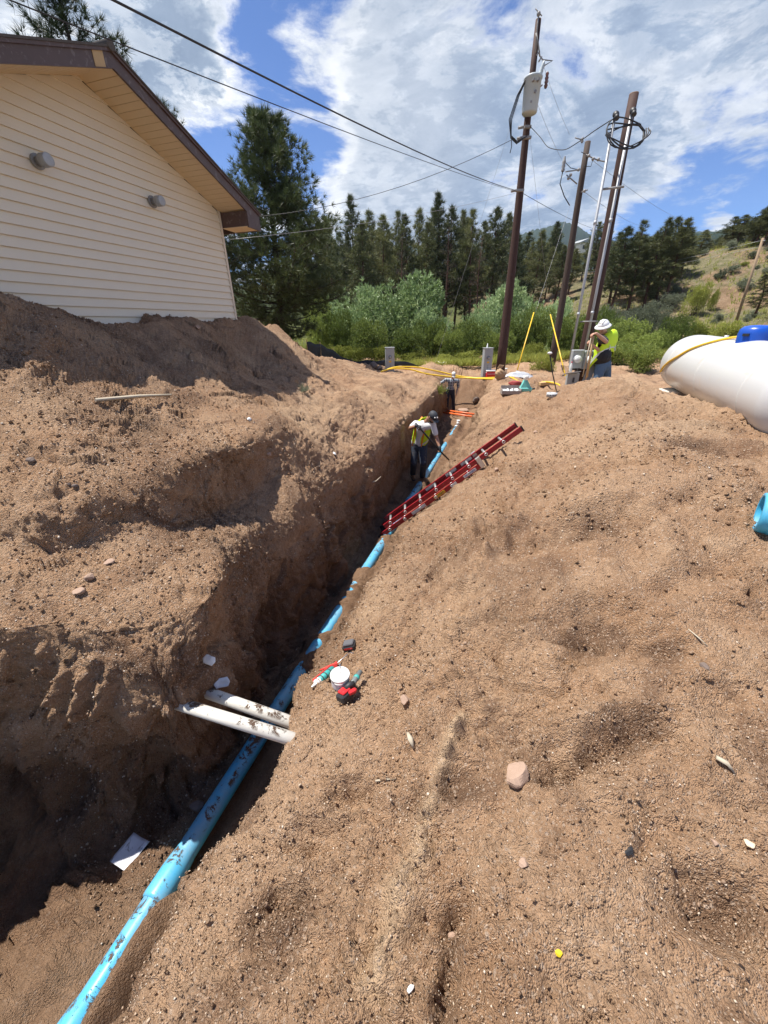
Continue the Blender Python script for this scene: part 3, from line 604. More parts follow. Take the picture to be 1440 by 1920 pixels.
# ------------------------------------------------------------------ house
M_SIDING = mat("vinyl_siding", (.73, .655, .53), .55, var=.04, vscale=2.5, bump=.0006, bscale=160)
M_SOFFIT = mat("soffit_vinyl", (.68, .53, .34), .5, var=.04, vscale=5)
M_FASCIA = mat("brown_fascia", (.085, .048, .042), .45, var=.2, vscale=9, dirt=(.17, .13, .12), dirt_amt=.25, dscale=14)
M_SHINGLE = mat("asphalt_shingle", (.10, .085, .075), .95, var=.5, vscale=70, bump=.004, bscale=120)
M_WOOD = mat("bare_wood", (.50, .34, .17), .7, var=.25, vscale=12)
M_GALV = mat("galvanised_steel", (.40, .41, .43), .6, .5, var=.15, vscale=20)
M_DULLGALV = mat("weathered_galvanised_steel", (.30, .29, .285), .7, .3, var=.25, vscale=25, dirt=(.25, .22, .19), dirt_amt=.3, dscale=20)
def house():
    az = R(17.5); wd = Vector((math.sin(az), math.cos(az), 0)); wn = Vector((wd.y, -wd.x, 0))
    p0 = aY(446, 608, 9.0); p0.z = 0
    def Wp(s, n, z): return p0 + wd * s + wn * n + Vector((0, 0, z))
    root = empty("house", Wp(-2.45, -4, -1.6)); tag(root, "cream vinyl sided house with a brown gable roof edge above the dirt mound", "house")
    root.rotation_euler = (0, 0, 0); off = root.location.copy()
    def ch(mb, name, m, par=root):
        o = mb.build(name, m, root if par is root else par)
        if par is root: o.location = -off
        return o
    sP, zP = -2.40, 2.85; sF, zF = .42, 1.80; sN, zN = -5.6, 1.64     # soffit underside: peak, far eave, near eave
    def under(s): return zP + (zF - zP) * (s - sP) / (sF - sP) if s > sP else zP + (zN - zP) * (sP - s) / (sP - sN)
    def s_at(z, far): return sP + (zP - z) / (zP - zF) * (sF - sP) if far else sP - (zP - z) / (zP - zN) * (sP - sN)
    s0, s1 = -5.0, 0.0
    # wall core
    mb = MB(); poly = [Wp(s0, -.03, -2), Wp(s1, -.03, -2), Wp(s1, -.03, under(s1)), Wp(sP, -.03, zP), Wp(s0, -.03, under(s0))]
    mb.prism(poly, wn * -8.0); ch(mb, "wall", M_SIDING)
    k = -14
    while True:
        zb = .285 + .1155 * k; zt = zb + .1155
        if zb > zP - .02: break
        ztc = min(zt, zP - .004)
        a0 = max(s0, s_at(zb, False)); a1 = max(s0, s_at(ztc, False)); b0 = min(s1 - .045, s_at(zb, True)); b1 = min(s1 - .045, s_at(ztc, True))
        th = lambda z: .028 - .025 * (z - zb) / .1155
        V = [Wp(a0, -.028, zb), Wp(b0, -.028, zb), Wp(b1, -.028, ztc), Wp(a1, -.028, ztc),
             Wp(a0, -.028 + th(zb), zb), Wp(b0, -.028 + th(zb), zb), Wp(b1, -.028 + th(ztc), ztc), Wp(a1, -.028 + th(ztc), ztc)]
        o = MB().add(V, [(0, 1, 5, 4), (4, 5, 6, 7), (3, 2, 1, 0), (1, 2, 6, 5), (0, 4, 7, 3)]); ch(o, "siding_board", M_SIDING); k += 1
    mb = MB(); mb.prism([Wp(-.045, -.028, -2), Wp(.005, -.028, -2), Wp(.005, -.028, under(0) - .005), Wp(-.045, -.028, under(-.045) - .005)], wn * .036); mb.prism([Wp(.005, -.09, -2), Wp(.010, -.09, -2), Wp(.010, -.09, 1.7), Wp(.005, -.09, 1.7)], wn * .095)
    ch(mb, "corner_trim", mat("corner_trim_vinyl", (.66, .57, .46), .5))
    # soffit boards
    ov = .55
    def soff(sa, sb):
        L = abs(sb - sa); n = int(L / .098); d = (sb - sa) / n
        for i in range(n):
            a, b = sa + d * i, sa + d * (i + 1) - d * .07; za, zb = under(a), under(b)
            mb = MB(); mb.add([Wp(a, -.01, za), Wp(b, -.01, zb), Wp(b, ov, zb), Wp(a, ov, za), Wp(a, -.01, za + .02), Wp(b, -.01, zb + .02), Wp(b, ov, zb + .02), Wp(a, ov, za + .02)],
                              [(0, 3, 2, 1), (0, 1, 5, 4), (2, 3, 7, 6), (1, 2, 6, 5), (3, 0, 4, 7)])
            ch(mb, "soffit_board", M_SOFFIT)
    soff(sP, .0); soff(sP, sN)
    mb = MB()
    for a, b in ((sP, sF - .02), (sP, sN)):
        mb.add([Wp(a, 0, under(a) + .021), Wp(b, 0, under(b) + .021), Wp(b, ov, under(b) + .021), Wp(a, ov, under(a) + .021)], [(0, 1, 2, 3)])
    ch(mb, "soffit_backing", M_SOFFIT)
    # fascia along both rakes
    for nm, a, b in (("far", sP, sF), ("near", sP, sN)):
        mb = MB(); h = .155
        mb.prism([Wp(a, ov, under(a) - .02), Wp(b, ov, under(b) - .02), Wp(b, ov, under(b) + h), Wp(a, ov, under(a) + h)], wn * .03)
        mb.prism([Wp(a, ov + .03, under(a) + h - .03), Wp(b, ov + .03, under(b) + h - .03), Wp(b, ov + .03, under(b) + h + .02), Wp(a, ov + .03, under(a) + h + .02)], wn * .022)
        ch(mb, "rake_fascia", M_FASCIA)
    # roof slabs
    for a, b in ((sP, sF + .03), (sP, sN - .05)):
        mb = MB(); z0 = .157
        mb.prism([Wp(a, ov + .065, under(a) + z0), Wp(b, ov + .065, under(b) + z0), Wp(b, ov + .065, under(b) + z0 + .022), Wp(a, ov + .065, under(a) + z0 + .022)], wn * -8.7)
        ch(mb, "roof", M_SHINGLE)
    mb = MB(); mb.tube([Wp(sP, ov + .075, zP + .175), Wp(sP, -8, zP + .175)], .055, 8); ch(mb, "ridge_cap", M_SHINGLE)
    # lifted flashing and bare wood patch beside the peak
    mb = MB(); a, b = sP - .12, sP - .27
    mb.prism([Wp(a, ov + .031, under(a) - .01), Wp(b, ov + .031, under(b) - .01), Wp(b, ov + .031, under(b) + .145), Wp(a, ov + .031, under(a) + .145)], wn * .006); ch(mb, "bare_wood_patch", M_WOOD)
    # eave return box at the far corner
    mb = MB(); zb = 1.70; e = .40
    mb.prism([Wp(.02, -.0, zb + .01), Wp(.02, ov - .002, zb + .01), Wp(.02, ov - .002, under(.02) - .005), Wp(.02, 0, under(.02) - .005)], wd * .02)
    ch(mb, "eave_return", M_FASCIA)
    for i in range(8):
        n0 = -.0 + i * .0685
        MBx = MB(); MBx.prism([Wp(.02, n0, zb), Wp(e, n0, zb), Wp(e, n0 + .064, zb), Wp(.02, n0 + .064, zb)], Vector((0, 0, .008))); ch(MBx, "eave_soffit_board", M_SOFFIT)
    mb = MB(); mb.prism([Wp(e, ov + .03, zb - .01), Wp(e, ov + .03, under(sF) + .13), Wp(e, -8, under(sF) + .13), Wp(e, -8, zb - .01)], wd * .025)
    mb.prism([Wp(.02, ov, zb - .012), Wp(e, ov, zb - .012), Wp(e, ov, under(e) - .021), Wp(.02, ov, under(.02) - .021)], wn * .03)
    ch(mb, "eave_fascia", M_FASCIA)
    # two round exhaust vents through the gable wall
    for (px, py), rr in (((75, 302), .066), ((290, 378), .068)):
        v = ray(px, py); t = (wn.dot(p0 + wn * .05)) / wn.dot(v); c = v * t
        e0 = empty("exhaust_vent", c - off - wn * .05); e0.parent = root
        mb = MB(); mb.cyl((0, 0, 0), wn * .02, rr * 1.15, n=20); mb.build("wall_flange", M_DULLGALV, e0)
        mb = MB(); mb.cyl(wn * .02, wn * .12, rr * .72, n=20); mb.build("duct", M_DULLGALV, e0)
        mb = MB(); mb.lathe(wn * .09, wn, [(rr * .72, 0), (rr, .005), (rr, .10), (rr * .93, .105), (rr * .6, .098), (rr * .3, .105), (.001, .105)], 22); mb.build("cap", M_GALV, e0)
house()

# ------------------------------------------------------------------ poles, wires
M_POLE = mat("creosoted_wood", (.050, .021, .015), .8, var=.45, vscale=14, bump=.004, bscale=30)
M_POLE2 = mat("old_pole_wood", (.055, .036, .028), .85, var=.35, vscale=14, bump=.004, bscale=30)
M_WIRE = mat("black_cable", (.028, .028, .03), .55)
M_ALU = mat("bare_aluminium_wire", (.34, .34, .35), .5, .6)
M_TRANS = mat("transformer_paint", (.46, .50, .51), .4, var=.06, vscale=8)
M_GREY = mat("grey_enamel", (.33, .35, .36), .45, var=.06, vscale=10, dirt=(.25, .2, .16), dirt_amt=.15, dscale=12)
M_BLACKM = mat("black_steel", (.022, .022, .024), .5)
M_YEL = mat("yellow_plastic", (.78, .50, .03), .4, var=.08, vscale=10)
M_PORC = mat("brown_porcelain", (.16, .07, .05), .25)
M_CUT = mat("cut_wood_end", (.30, .19, .11), .9)
def pole(name, px, py, Y, ty, r0_, r1_, m, label, base_z=None):
    b = aY(px, py, Y); t = aY(px, ty, Y).z; bz = gz(b.x, Y) - .15 if base_z is None else base_z
    root = empty(name, (b.x, Y, bz)); tag(root, label, "utility pole")
    H = t - bz; pts = []; rad = []
    for i in range(9):
        f = i / 8; pts.append((.012 * math.sin(f * 5), .01 * math.cos(f * 7), H * f)); rad.append(r0_ + (r1_ - r0_) * f)
    mb = MB(); mb.tube(pts, rad, 14, 0); mb.build("shaft", [m], root)
    mb = MB(); mb.cyl((pts[-1][0], pts[-1][1], H), (pts[-1][0], pts[-1][1], H + .012), r1_ * .97, n=14); mb.build("cut_top", M_CUT, root)
    return root, b.x, bz, H
# pole with transformer
P1, x1, z1, H1 = pole("utility_pole", 944, 640, 15.5, 38, .175, .075, M_POLE, "tall dark brown pole carrying the grey transformer, standing by the red cooler")
def L1(px, py, Y=15.4): return aY(px, py, Y) - P1.location
a = L1(1005, 75); mb = MB(); mb.tube([a + V_(.02, 0, -.25), L1(1008, 45), L1(1010, 30)], .018, 6); mb.ball(L1(1010, 26), .055, 8, 6); mb.tube([L1(1004, 16), L1(1016, 30)], .014, 5)
mb.build("top_pin_insulator", M_DULLGALV, P1)
c = L1(996, 180, 15.15); mb = MB(); zc = c.z
mb.lathe((c.x, c.y, zc - .50), (0, 0, 1), [(.001, .12), (.20, .12), (.215, .15), (.235, .83), (.255, .84), (.255, .88), (.20, .91), (.08, .94), (.001, .94)], 24); mb.build("transformer_tank", M_TRANS, P1)
mb = MB(); mb.lathe((c.x + .17, c.y - .02, zc + .38), (.25, 0, 1), [(.045, 0), (.05, .05), (.062, .06), (.045, .09), (.06, .12), (.042, .16), (.055, .19), (.038, .24), (.045, .27), (.02, .34), (.001, .34)], 12); mb.build("bushing", M_TRANS, P1)
mb = MB()
for dx, dz in ((-.06, .22), (.07, .22)): mb.cyl((c.x + dx, c.y - .22, zc + dz), (c.x + dx, c.y - .33, zc + dz), .03, n=8)
mb.cyl((c.x + .03, c.y - .21, zc - .0), (c.x + .03, c.y - .27, zc), .035, n=8); mb.box((c.x - .05, c.y - .22, zc - .2), (.05, .02, .05))
for s in (-1, 1): mb.box((c.x, c.y + .3, zc + .28 * s), (.10, .22, .06))
tag(mb.build("transformer_fittings", M_DULLGALV, P1), kind="stuff")
mb = MB(); q = L1(1026, 140, 15.1); mb.lathe((q.x, q.y, q.z - .28), (0, 0, 1), [(.03, 0), (.04, .02), (.055, .06), (.035, .09), (.055, .13), (.035, .17), (.055, .21), (.035, .25), (.05, .3), (.02, .34)], 12)
mb.tube([q + V_(-.1, 0, -.2), q + V_(-.17, .05, -.26), c + V_(.22, .05, .35)], .018, 6); mb.build("surge_arrester", M_PORC, P1)
mb = MB()
for k in range(3):
    o_ = k * .03; mb.tube([c + V_(-.24, -.05, .25 + o_), c + V_(-.36 - o_, -.05, .0), c + V_(-.50 - 1.2 * o_, 0, -.5), c + V_(-.47, 0, -.85 - o_), c + V_(-.28, 0, -.98 - o_), c + V_(.03, .05, -.85)], .014, 6)
mb.tube([c + V_(-.50, 0, -.62), c + V_(-.42, 0, -1.1), c + V_(-.45, 0, -1.25)], .012, 6)
mb.build("secondary_leads", M_WIRE, P1)
mb = MB(); mb.tube([L1(1010, 92), L1(1012, 105), L1(1018, 112), L1(1036, 114), L1(1022, 122), L1(1014, 132)], .016, 5); mb.tube([L1(1005, 62), L1(1009, 80), L1(1012, 105)], .02, 6); mb.tube([L1(1012, 96), L1(1006, 104)], .02, 5); mb.tube([L1(1016, 106), L1(1010, 116)], .02, 5)
mb.build("jumper_wires", M_DULLGALV, P1)
mb = MB()
for py_, w_ in ((357, .12), (258, .14), (238, .10)):
    q = L1(975 + (357 - py_) * .12, py_, 15.3); mb.box(q, (w_ * 2.0, .10, .06)); mb.cyl(q + V_(-.12, 0, 0), q + V_(-.28, 0, -.02), .035, n=8)
tag(mb.build("clamps", M_DULLGALV, P1), kind="stuff")
# second pole, farther
P2, x2, z2, H2 = pole("utility_pole", 1048, 600, 19.5, 267, .165, .105, M_POLE2, "dark pole farthest back of the three, between the two yellow guy guards")
def L2(px, py, Y=19.3): return aY(px, py, Y) - P2.location
mb = MB(); mb.lathe(L2(1091, 268), (0, 0, 1), [(.03, 0), (.06, .05), (.03, .08), (.06, .12), (.02, .17)], 10); mb.tube([L2(1078, 258), L2(1091, 262)], .02, 5)
mb.lathe(L2(1055, 322, 19.0), (0, 0, 1), [(.05, 0), (.07, .06), (.05, .10), (.07, .16), (.05, .22), (.07, .28), (.05, .34), (.03, .45)], 10)
for a_, b_ in (((1060, 322), (1088, 318)), ((1062, 328), (1082, 345)), ((1098, 290), (1120, 300)), ((1120, 300), (1138, 304)), ((1090, 360), (1102, 356))): mb.tube([L2(*a_), L2(*b_)], .022, 6)
for a_ in ((1104, 292), (1112, 298), (1122, 299), (1070, 328), (1066, 334), (1085, 318), (1096, 358)): mb.ball(L2(*a_), .06, 7, 5)
tag(mb.build("insulators", M_DULLGALV, P2), kind="stuff")
mb = MB(); mb.tube([L2(1055, 322, 19), L2(1050, 345, 19), L2(1058, 368, 19), L2(1068, 385, 19.2)], .018, 6)
mb.tube([L2(1056, 300), L2(1070, 315), L2(1084, 318)], .012, 5); mb.tube([L2(1094, 312), L2(1108, 312), L2(1112, 298)], .012, 5); mb.tube([L2(1090, 285), L2(1110, 296)], .012, 5)
mb.build("jumper_wires", M_WIRE, P2)
# service pole with two conduits
P3, x3, z3, H3 = pole("utility_pole", 1103, 620, 9.6, 178, .135, .080, M_POLE, "short reddish service pole with two steel conduits beside the bending worker")
def L3(px, py, Y=9.45): return aY(px, py, Y) - P3.location
for (tx, ty, bx, by, Yc_) in ((1152, 222, 1088, 655, 9.3), (1184, 215, 1121, 640, 9.35)):
    t_ = L3(tx, ty, Yc_); mb = MB(); zb = z3 - P3.location.z + .15
    mb.tube([(t_.x, t_.y, .75), (t_.x, t_.y, t_.z * .5), (t_.x, t_.y, t_.z)], .027, 10)
    for f in (.35, .68): mb.cyl((t_.x, t_.y, t_.z * f), (t_.x, t_.y, t_.z * f + .06), .033, n=10)
    cdt = mb.build("conduit", M_GALV, P3)
    mb = MB(); mb.ball((t_.x, t_.y - .03, t_.z + .04), (.055, .075, .05), 12, 7, rot=Euler((R(35), 0, 0)).to_matrix()); mb.cyl((t_.x, t_.y - .05, t_.z + .02), (t_.x, t_.y - .11, t_.z - .04), .042, .038, 12); mb.build("weatherhead", M_BLACKM, cdt)
mb = MB()
for k in range(4):
    cx_, cz_ = L3(1172 + k * 2, 252 - k, 9.2).x, L3(1172, 254 - 2 * k, 9.2).z; rx_, rz_ = .34 + .02 * k, .17 + .02 * k
    pts = [V_(cx_ + rx_ * math.cos(t), L3(1172, 250, 9.2).y + .12 * math.sin(t), cz_ + rz_ * math.sin(t) + .05 * math.sin(2 * t + k)) for t in np.linspace(.6 + .1 * k, 2 * math.pi + .2, 22)]
    mb.tube(pts, .011, 6)
mb.tube([L3(1197, 232), L3(1208, 246), L3(1206, 262)], .02, 6); mb.tube([L3(1137, 250, 9.2), L3(1142, 256, 9.2)], .03, 8)
mb.build("coiled_cable", M_WIRE, P3)
mb = MB(); q = L3(1136, 355, 9.3); q2 = L3(1164, 350, 9.3); mb.tube([q + V_(-.10, 0, 0), q2 + V_(.06, 0, 0)], .02, 4)
q = L3(1100, 603, 9.3); mb.tube([q + V_(-.15, 0, 0), q + V_(.25, 0, 0)], .014, 4); mb.build("strut_brackets", M_DULLGALV, P3)

def wire(pts3, r, m, label, sag=0.0, name="overhead_wire", group=None, cat="wire", n=14):
    r = r * .52; P_ = [Vector(p) for p in pts3]; out = []
    if len(P_) == 2:
        for i in range(n + 1):
            f = i / n; p = P_[0].lerp(P_[1], f); p.z -= sag * 4 * f * (1 - f); out.append(p)
    else: out = P_
    mb = MB(); c0_ = out[0].copy(); mb.tube([p - c0_ for p in out], r, 5); o = mb.build(name, m, loc=c0_); tag(o, label, cat, group); return o
def through(pix, r, m, label, **kw): return wire([aY(*p) for p in pix], r, m, label, **kw)
def smooth_pix(pix, n=8):
    C_ = np.array(pix, float); return [tuple(v) for v in hermite(C_, [n] * (len(C_) - 1))]
e1 = aY(-250, -240, 2.8)
wire([e1, aY(967, 357, 15.35)], .016, M_WIRE, "thick black cable crossing the whole sky from top left to the tall pole", .12)
wire([aY(971, 357, 15.35), aY(1130, 433, 40)], .016, M_WIRE, "thick black cable running on from the tall pole down behind the service pole", .15)
wire([aY(-120, -55, 3.4), aY(963, 358, 15.35)], .009, M_WIRE, "thin dark wire above the roof, lower and thinner than the thick cable", .06)
wire([aY(966, 259, 15.3), aY(360, 412, 14)], .014, M_WIRE, "twisted drop cable from below the transformer leftwards behind the pine", .50)
wire([aY(966, 362, 15.3), aY(432, 449, 9.6)], .007, M_ALU, "pale service wire from the tall pole to the house eave corner", .12)
wire([aY(985, 150, 15.2), aY(806, 712, 16.2)], .007, M_ALU, "long white guy wire slanting left from the transformer to the trench edge")
wire([aY(992, 240, 15.4), aY(1031, 592, 17.8)], .007, M_ALU, "thin guy wire from the tall pole down to the right yellow guard")
wire([aY(1070, 382, 19.2), aY(1003, 588, 17.5)], .009, M_ALU, "thin guy wire from the farthest pole down to the left yellow guard")
wire([aY(1012, 100, 15.4), aY(1068, 252, 19.3)], .008, M_ALU, "upper thin line between the tall pole top and the farthest pole", .08)
wire([aY(1008, 195, 15.3), aY(1054, 300, 19.3)], .009, M_ALU, "lower thin line from the transformer to the farthest pole's insulator", .05)
wire([aY(1110, 300, 19.3), aY(1290, 415, 60)], .014, M_ALU, "thin line leaving the farthest pole to the right, upper of two", .3)
wire([aY(1096, 360, 19.3), aY(1215, 425, 60)], .014, M_ALU, "thin line leaving the farthest pole to the right, lower of two", .3)
pl_ = smooth_pix([(993, 236, 15.3), (1012, 256, 14.5), (1030, 277, 13.5), (1056, 281, 12.5), (1085, 266, 11.2), (1118, 243, 10.2), (1146, 225, 9.4)])
through(pl_, .018, M_WIRE, "drooping bundled service cable between the tall pole and the service pole conduit")
for a_, b_, lab in (((1431, 450, 34), (1075, 511, 60), "upper of two pale lines running left from the leaning far right pole"), ((1427, 462, 34), (1065, 515, 60), "lower of two pale lines running left from the leaning far right pole")):
    wire([aY(*a_), aY(*b_)], .022, M_ALU, lab, .5)
# leaning wooden pole far right
b_ = aY(1404, 535, 34); t_ = aY(1431, 446, 34)
rp = empty("utility_pole", (b_.x, b_.y, lz(b_.x, b_.y) - .3)); tag(rp, "thin pale brown wooden pole leaning on the hillside at far right", "utility pole")
mb = MB(); mb.tube([(0, 0, 0), t_ - rp.location], [.10, .08], 8); mb.build("shaft", mat("pale_pole_wood", (.27, .19, .12), .85, var=.2), rp); mb = MB(); mb.cyl(t_ - rp.location + V_(0, -.1, -.2), t_ - rp.location + V_(0, -.25, -.2), .05, n=6); mb.build("insulator", M_DULLGALV, rp)
# yellow guy guards
for (tx, ty, bx, by, Ya, Yb, lab) in ((1001, 586, 969, 697, 17.5, 16.2, "yellow plastic guy guard leaning right, left of the farthest pole"), (1032, 590, 1061, 708, 17.8, 14.5, "yellow plastic guy guard leaning left, crossing in front of the farthest pole")):
    t_, b_ = aY(tx, ty, Ya), aY(bx, by, Yb); b2 = b_ + (b_ - t_).normalized() * .3; rt_ = empty("guy_guard", b2); tag(rt_, lab, "guy wire guard")
    mb = MB(); mb.tube([(0, 0, 0), (t_ - b2)], .023, 8); mb.build("sleeve", M_YEL, rt_); mb = MB(); mb.tube([(b_ - b2) * .2, (b_ - b2) * 1.15], .038, 8); mb.build("anchor_clamp", M_DULLGALV, rt_)

# ------------------------------------------------------------------ meter pedestals and meter rack
M_GLASS = mat("meter_glass", (.62, .64, .62), .12, spec=.8)
def lettering(txt, size, m, parent, loc, rot):
    cu = bpy.data.curves.new("lettering", 'FONT'); cu.body = txt; cu.size = size; cu.align_x = 'CENTER'; cu.align_y = 'CENTER'; cu.extrude = .0006
    t = bpy.data.objects.new("lettering", cu); COL.objects.link(t); dg = bpy.context.evaluated_depsgraph_get()
    me = bpy.data.meshes.new_from_object(t.evaluated_get(dg)); bpy.data.objects.remove(t)
    me.materials.clear(); me.materials.append(m); o = bpy.data.objects.new("lettering", me); COL.objects.link(o)
    o.parent = parent; o.location = loc; o.rotation_euler = rot; return o
M_INK = mat("dark_print", (.05, .05, .055), .6); M_WHITE = mat("white_plastic", (.80, .80, .78), .45, var=.03, vscale=12)
M_LABY = mat("warning_yellow", (.75, .42, .03), .5)
for i, (px, py, ty, lab) in enumerate(((731, 698, 652, "grey power pedestal at left, in front of the black silt fence"), (911, 700, 653, "grey power pedestal with a white knob on top, left of the tall pole"))):
    b_ = aY(px, py, 19.2); t_ = aY(px, ty, 19.2); r_ = empty("power_pedestal", (b_.x, 19.2, b_.z - .15), R(6)); tag(r_, lab, "electrical box")
    H = t_.z - r_.location.z; mb = MB(); mb.box((0, 0, H / 2), (.40, .30, H), bev=.012); mb.build("cabinet", M_GREY, r_)
    mb = MB(); mb.box((0, 0, H + .012), (.44, .34, .024), bev=.008); mb.build("lid", M_GREY, r_)
    mb = MB(); mb.cyl((0, -.15, H * .68), (0, -.165, H * .68), .075, n=18); mb.build("meter_ring", M_INK, r_)
    mb = MB(); mb.lathe((0, -.165, H * .68), (0, -1, 0), [(.06, 0), (.058, .03), (.03, .045), (.001, .047)], 16); mb.build("meter_dial", M_GREY, r_)
    mb = MB(); mb.box((0, -.153, H * .52), (.11, .006, .07)); mb.build("warning_label", M_LABY, r_)
    mb = MB(); mb.box((0, -.153, H * .36), (.008, .006, .17)); mb.box((0, -.153, H * .33), (.16, .006, .008)); mb.box((0, -.152, H * .20), (.26, .004, .004)); mb.build("seam_lines", M_INK, r_)
    if i: mb = MB(); mb.lathe((-.05, 0, H + .024), (0, 0, 1), [(.035, 0), (.035, .08), (.02, .10), (.02, .17), (.001, .18)], 10); mb.build("white_knob", M_WHITE, r_)
rk = aY(1090, 700, 9.1); rkz = gz(rk.x, 9.1); RK = empty("meter_rack", (rk.x, 9.1, rkz), R(-4)); tag(RK, "rack of two grey electric meter boxes on black posts beside the bending worker", "electric meters")
def LR(px, py, Y=9.1): v = aY(px, py, Y) - RK.location; v.rotate(Euler((0, 0, R(4)))); return v
for k, (xa, xb, ya, yb) in enumerate(((1071, 1091, 658, 688), (1094, 1112, 659, 690))):
    c_ = (LR(xa, ya) + LR(xb, yb)) / 2; w_ = .25; h_ = .38; e_ = empty("meter_box", c_); e_.parent = RK
    mb = MB(); mb.box((0, 0, 0), (w_, .12, h_), bev=.012); mb.build("enclosure", M_GREY, e_)
    mb = MB(); mb.lathe((-.01, -.06, 0), (0, -1, 0), [(.088, 0), (.088, .02), (.078, .03)], 20); mb.build("meter_collar", M_GALV, e_)
    mb = MB(); mb.lathe((-.01, -.075, 0), (0, -1, 0), [(.075, 0), (.072, .06), (.05, .08), (.001, .085)], 20); mb.build("glass_meter", M_GLASS, e_)
    mb = MB(); mb.box((-.01, -.147, .0), (.05, .02, .035)); mb.build("meter_display", M_INK, e_)
c_ = LR(1072, 716, 9.0); mb = MB(); mb.box(c_ + V_(0, 0, -.02), (.24, .13, .42), bev=.01); bx_ = mb.build("disconnect_box", M_GREY, RK)
mb = MB(); mb.box(c_ + V_(0, -.07, .05), (.035, .03, .10)); mb.build("switch_handle", M_INK, bx_)
mb = MB(); mb.box(LR(1071, 699, 8.9) + V_(0, -.03, 0), (.30, .24, .012), rot=(R(-14), R(-6), 0)); mb.build("open_lid", M_GREY, RK)
mb = MB(); mb.box(LR(1100, 712, 9.05), (.14, .10, .62), rot=(0, R(10), 0)); mb.build("lower_duct", M_GREY, RK)
mb = MB()
for px in (1086, 1111): t_ = LR(px, 688, 9.2); mb.box((t_.x, t_.y, t_.z / 2 - .1), (.06, .06, t_.z + .2))
for py in (692, 728): q = LR(1098, py, 9.25); mb.box(q, (.62, .03, .04))
mb.build("support_posts", M_BLACKM, RK)

# ------------------------------------------------------------------ silt fence
def silt_fence():
    m = mat("silt_fabric", (.012, .012, .014), .6, var=.3, vscale=6, bump=.01, bscale=5)
    segs = [([(575, 655, 17.5), (600, 660, 18.2), (625, 672, 19), (660, 676, 19.6), (700, 676, 20), (740, 676, 20.6), (790, 684, 21.6), (850, 688, 22), (905, 688, 22), (950, 686, 21.8), (1003, 684, 21.0)],
             "long black silt fence sagging behind the dirt piles")]
    for pix, lab in segs:
        r_ = empty("silt_fence", (aY(*pix[0]).x, pix[0][2], -2.0)); tag(r_, lab, "silt fence"); top = [aY(x, y - (14 if i < 3 else 0), Y) for i, (x, y, Y) in enumerate(pix)]
        C_ = hermite(np.array([list(p) for p in top]), [8] * (len(top) - 1)); V = []; n = len(C_)
        for j in range(7):
            for i, p in enumerate(C_):
                f = j / 6; w_ = .05 * math.sin(i * 1.1 + j * .7) * f
                V.append((p[0] + w_ - r_.location.x, p[1] - w_ - .04 * f - r_.location.y, p[2] - .85 * f + .03 * math.sin(i * .9) * (1 - f) - r_.location.z))
        F = [(j * n + i, j * n + i + 1, (j + 1) * n + i + 1, (j + 1) * n + i) for j in range(6) for i in range(n - 1)]
        mb = MB().add(V, F, 0, True); o = mb.build("fabric", m, r_); md = o.modifiers.new("thickness", 'SOLIDIFY'); md.thickness = .006
        for p in top[::1]:
            mb = MB(); q = p - r_.location; mb.box((q.x, q.y + .03, q.z - .40), (.035, .035, 1.0)); mb.build("stake", M_WOOD, r_)
silt_fence()

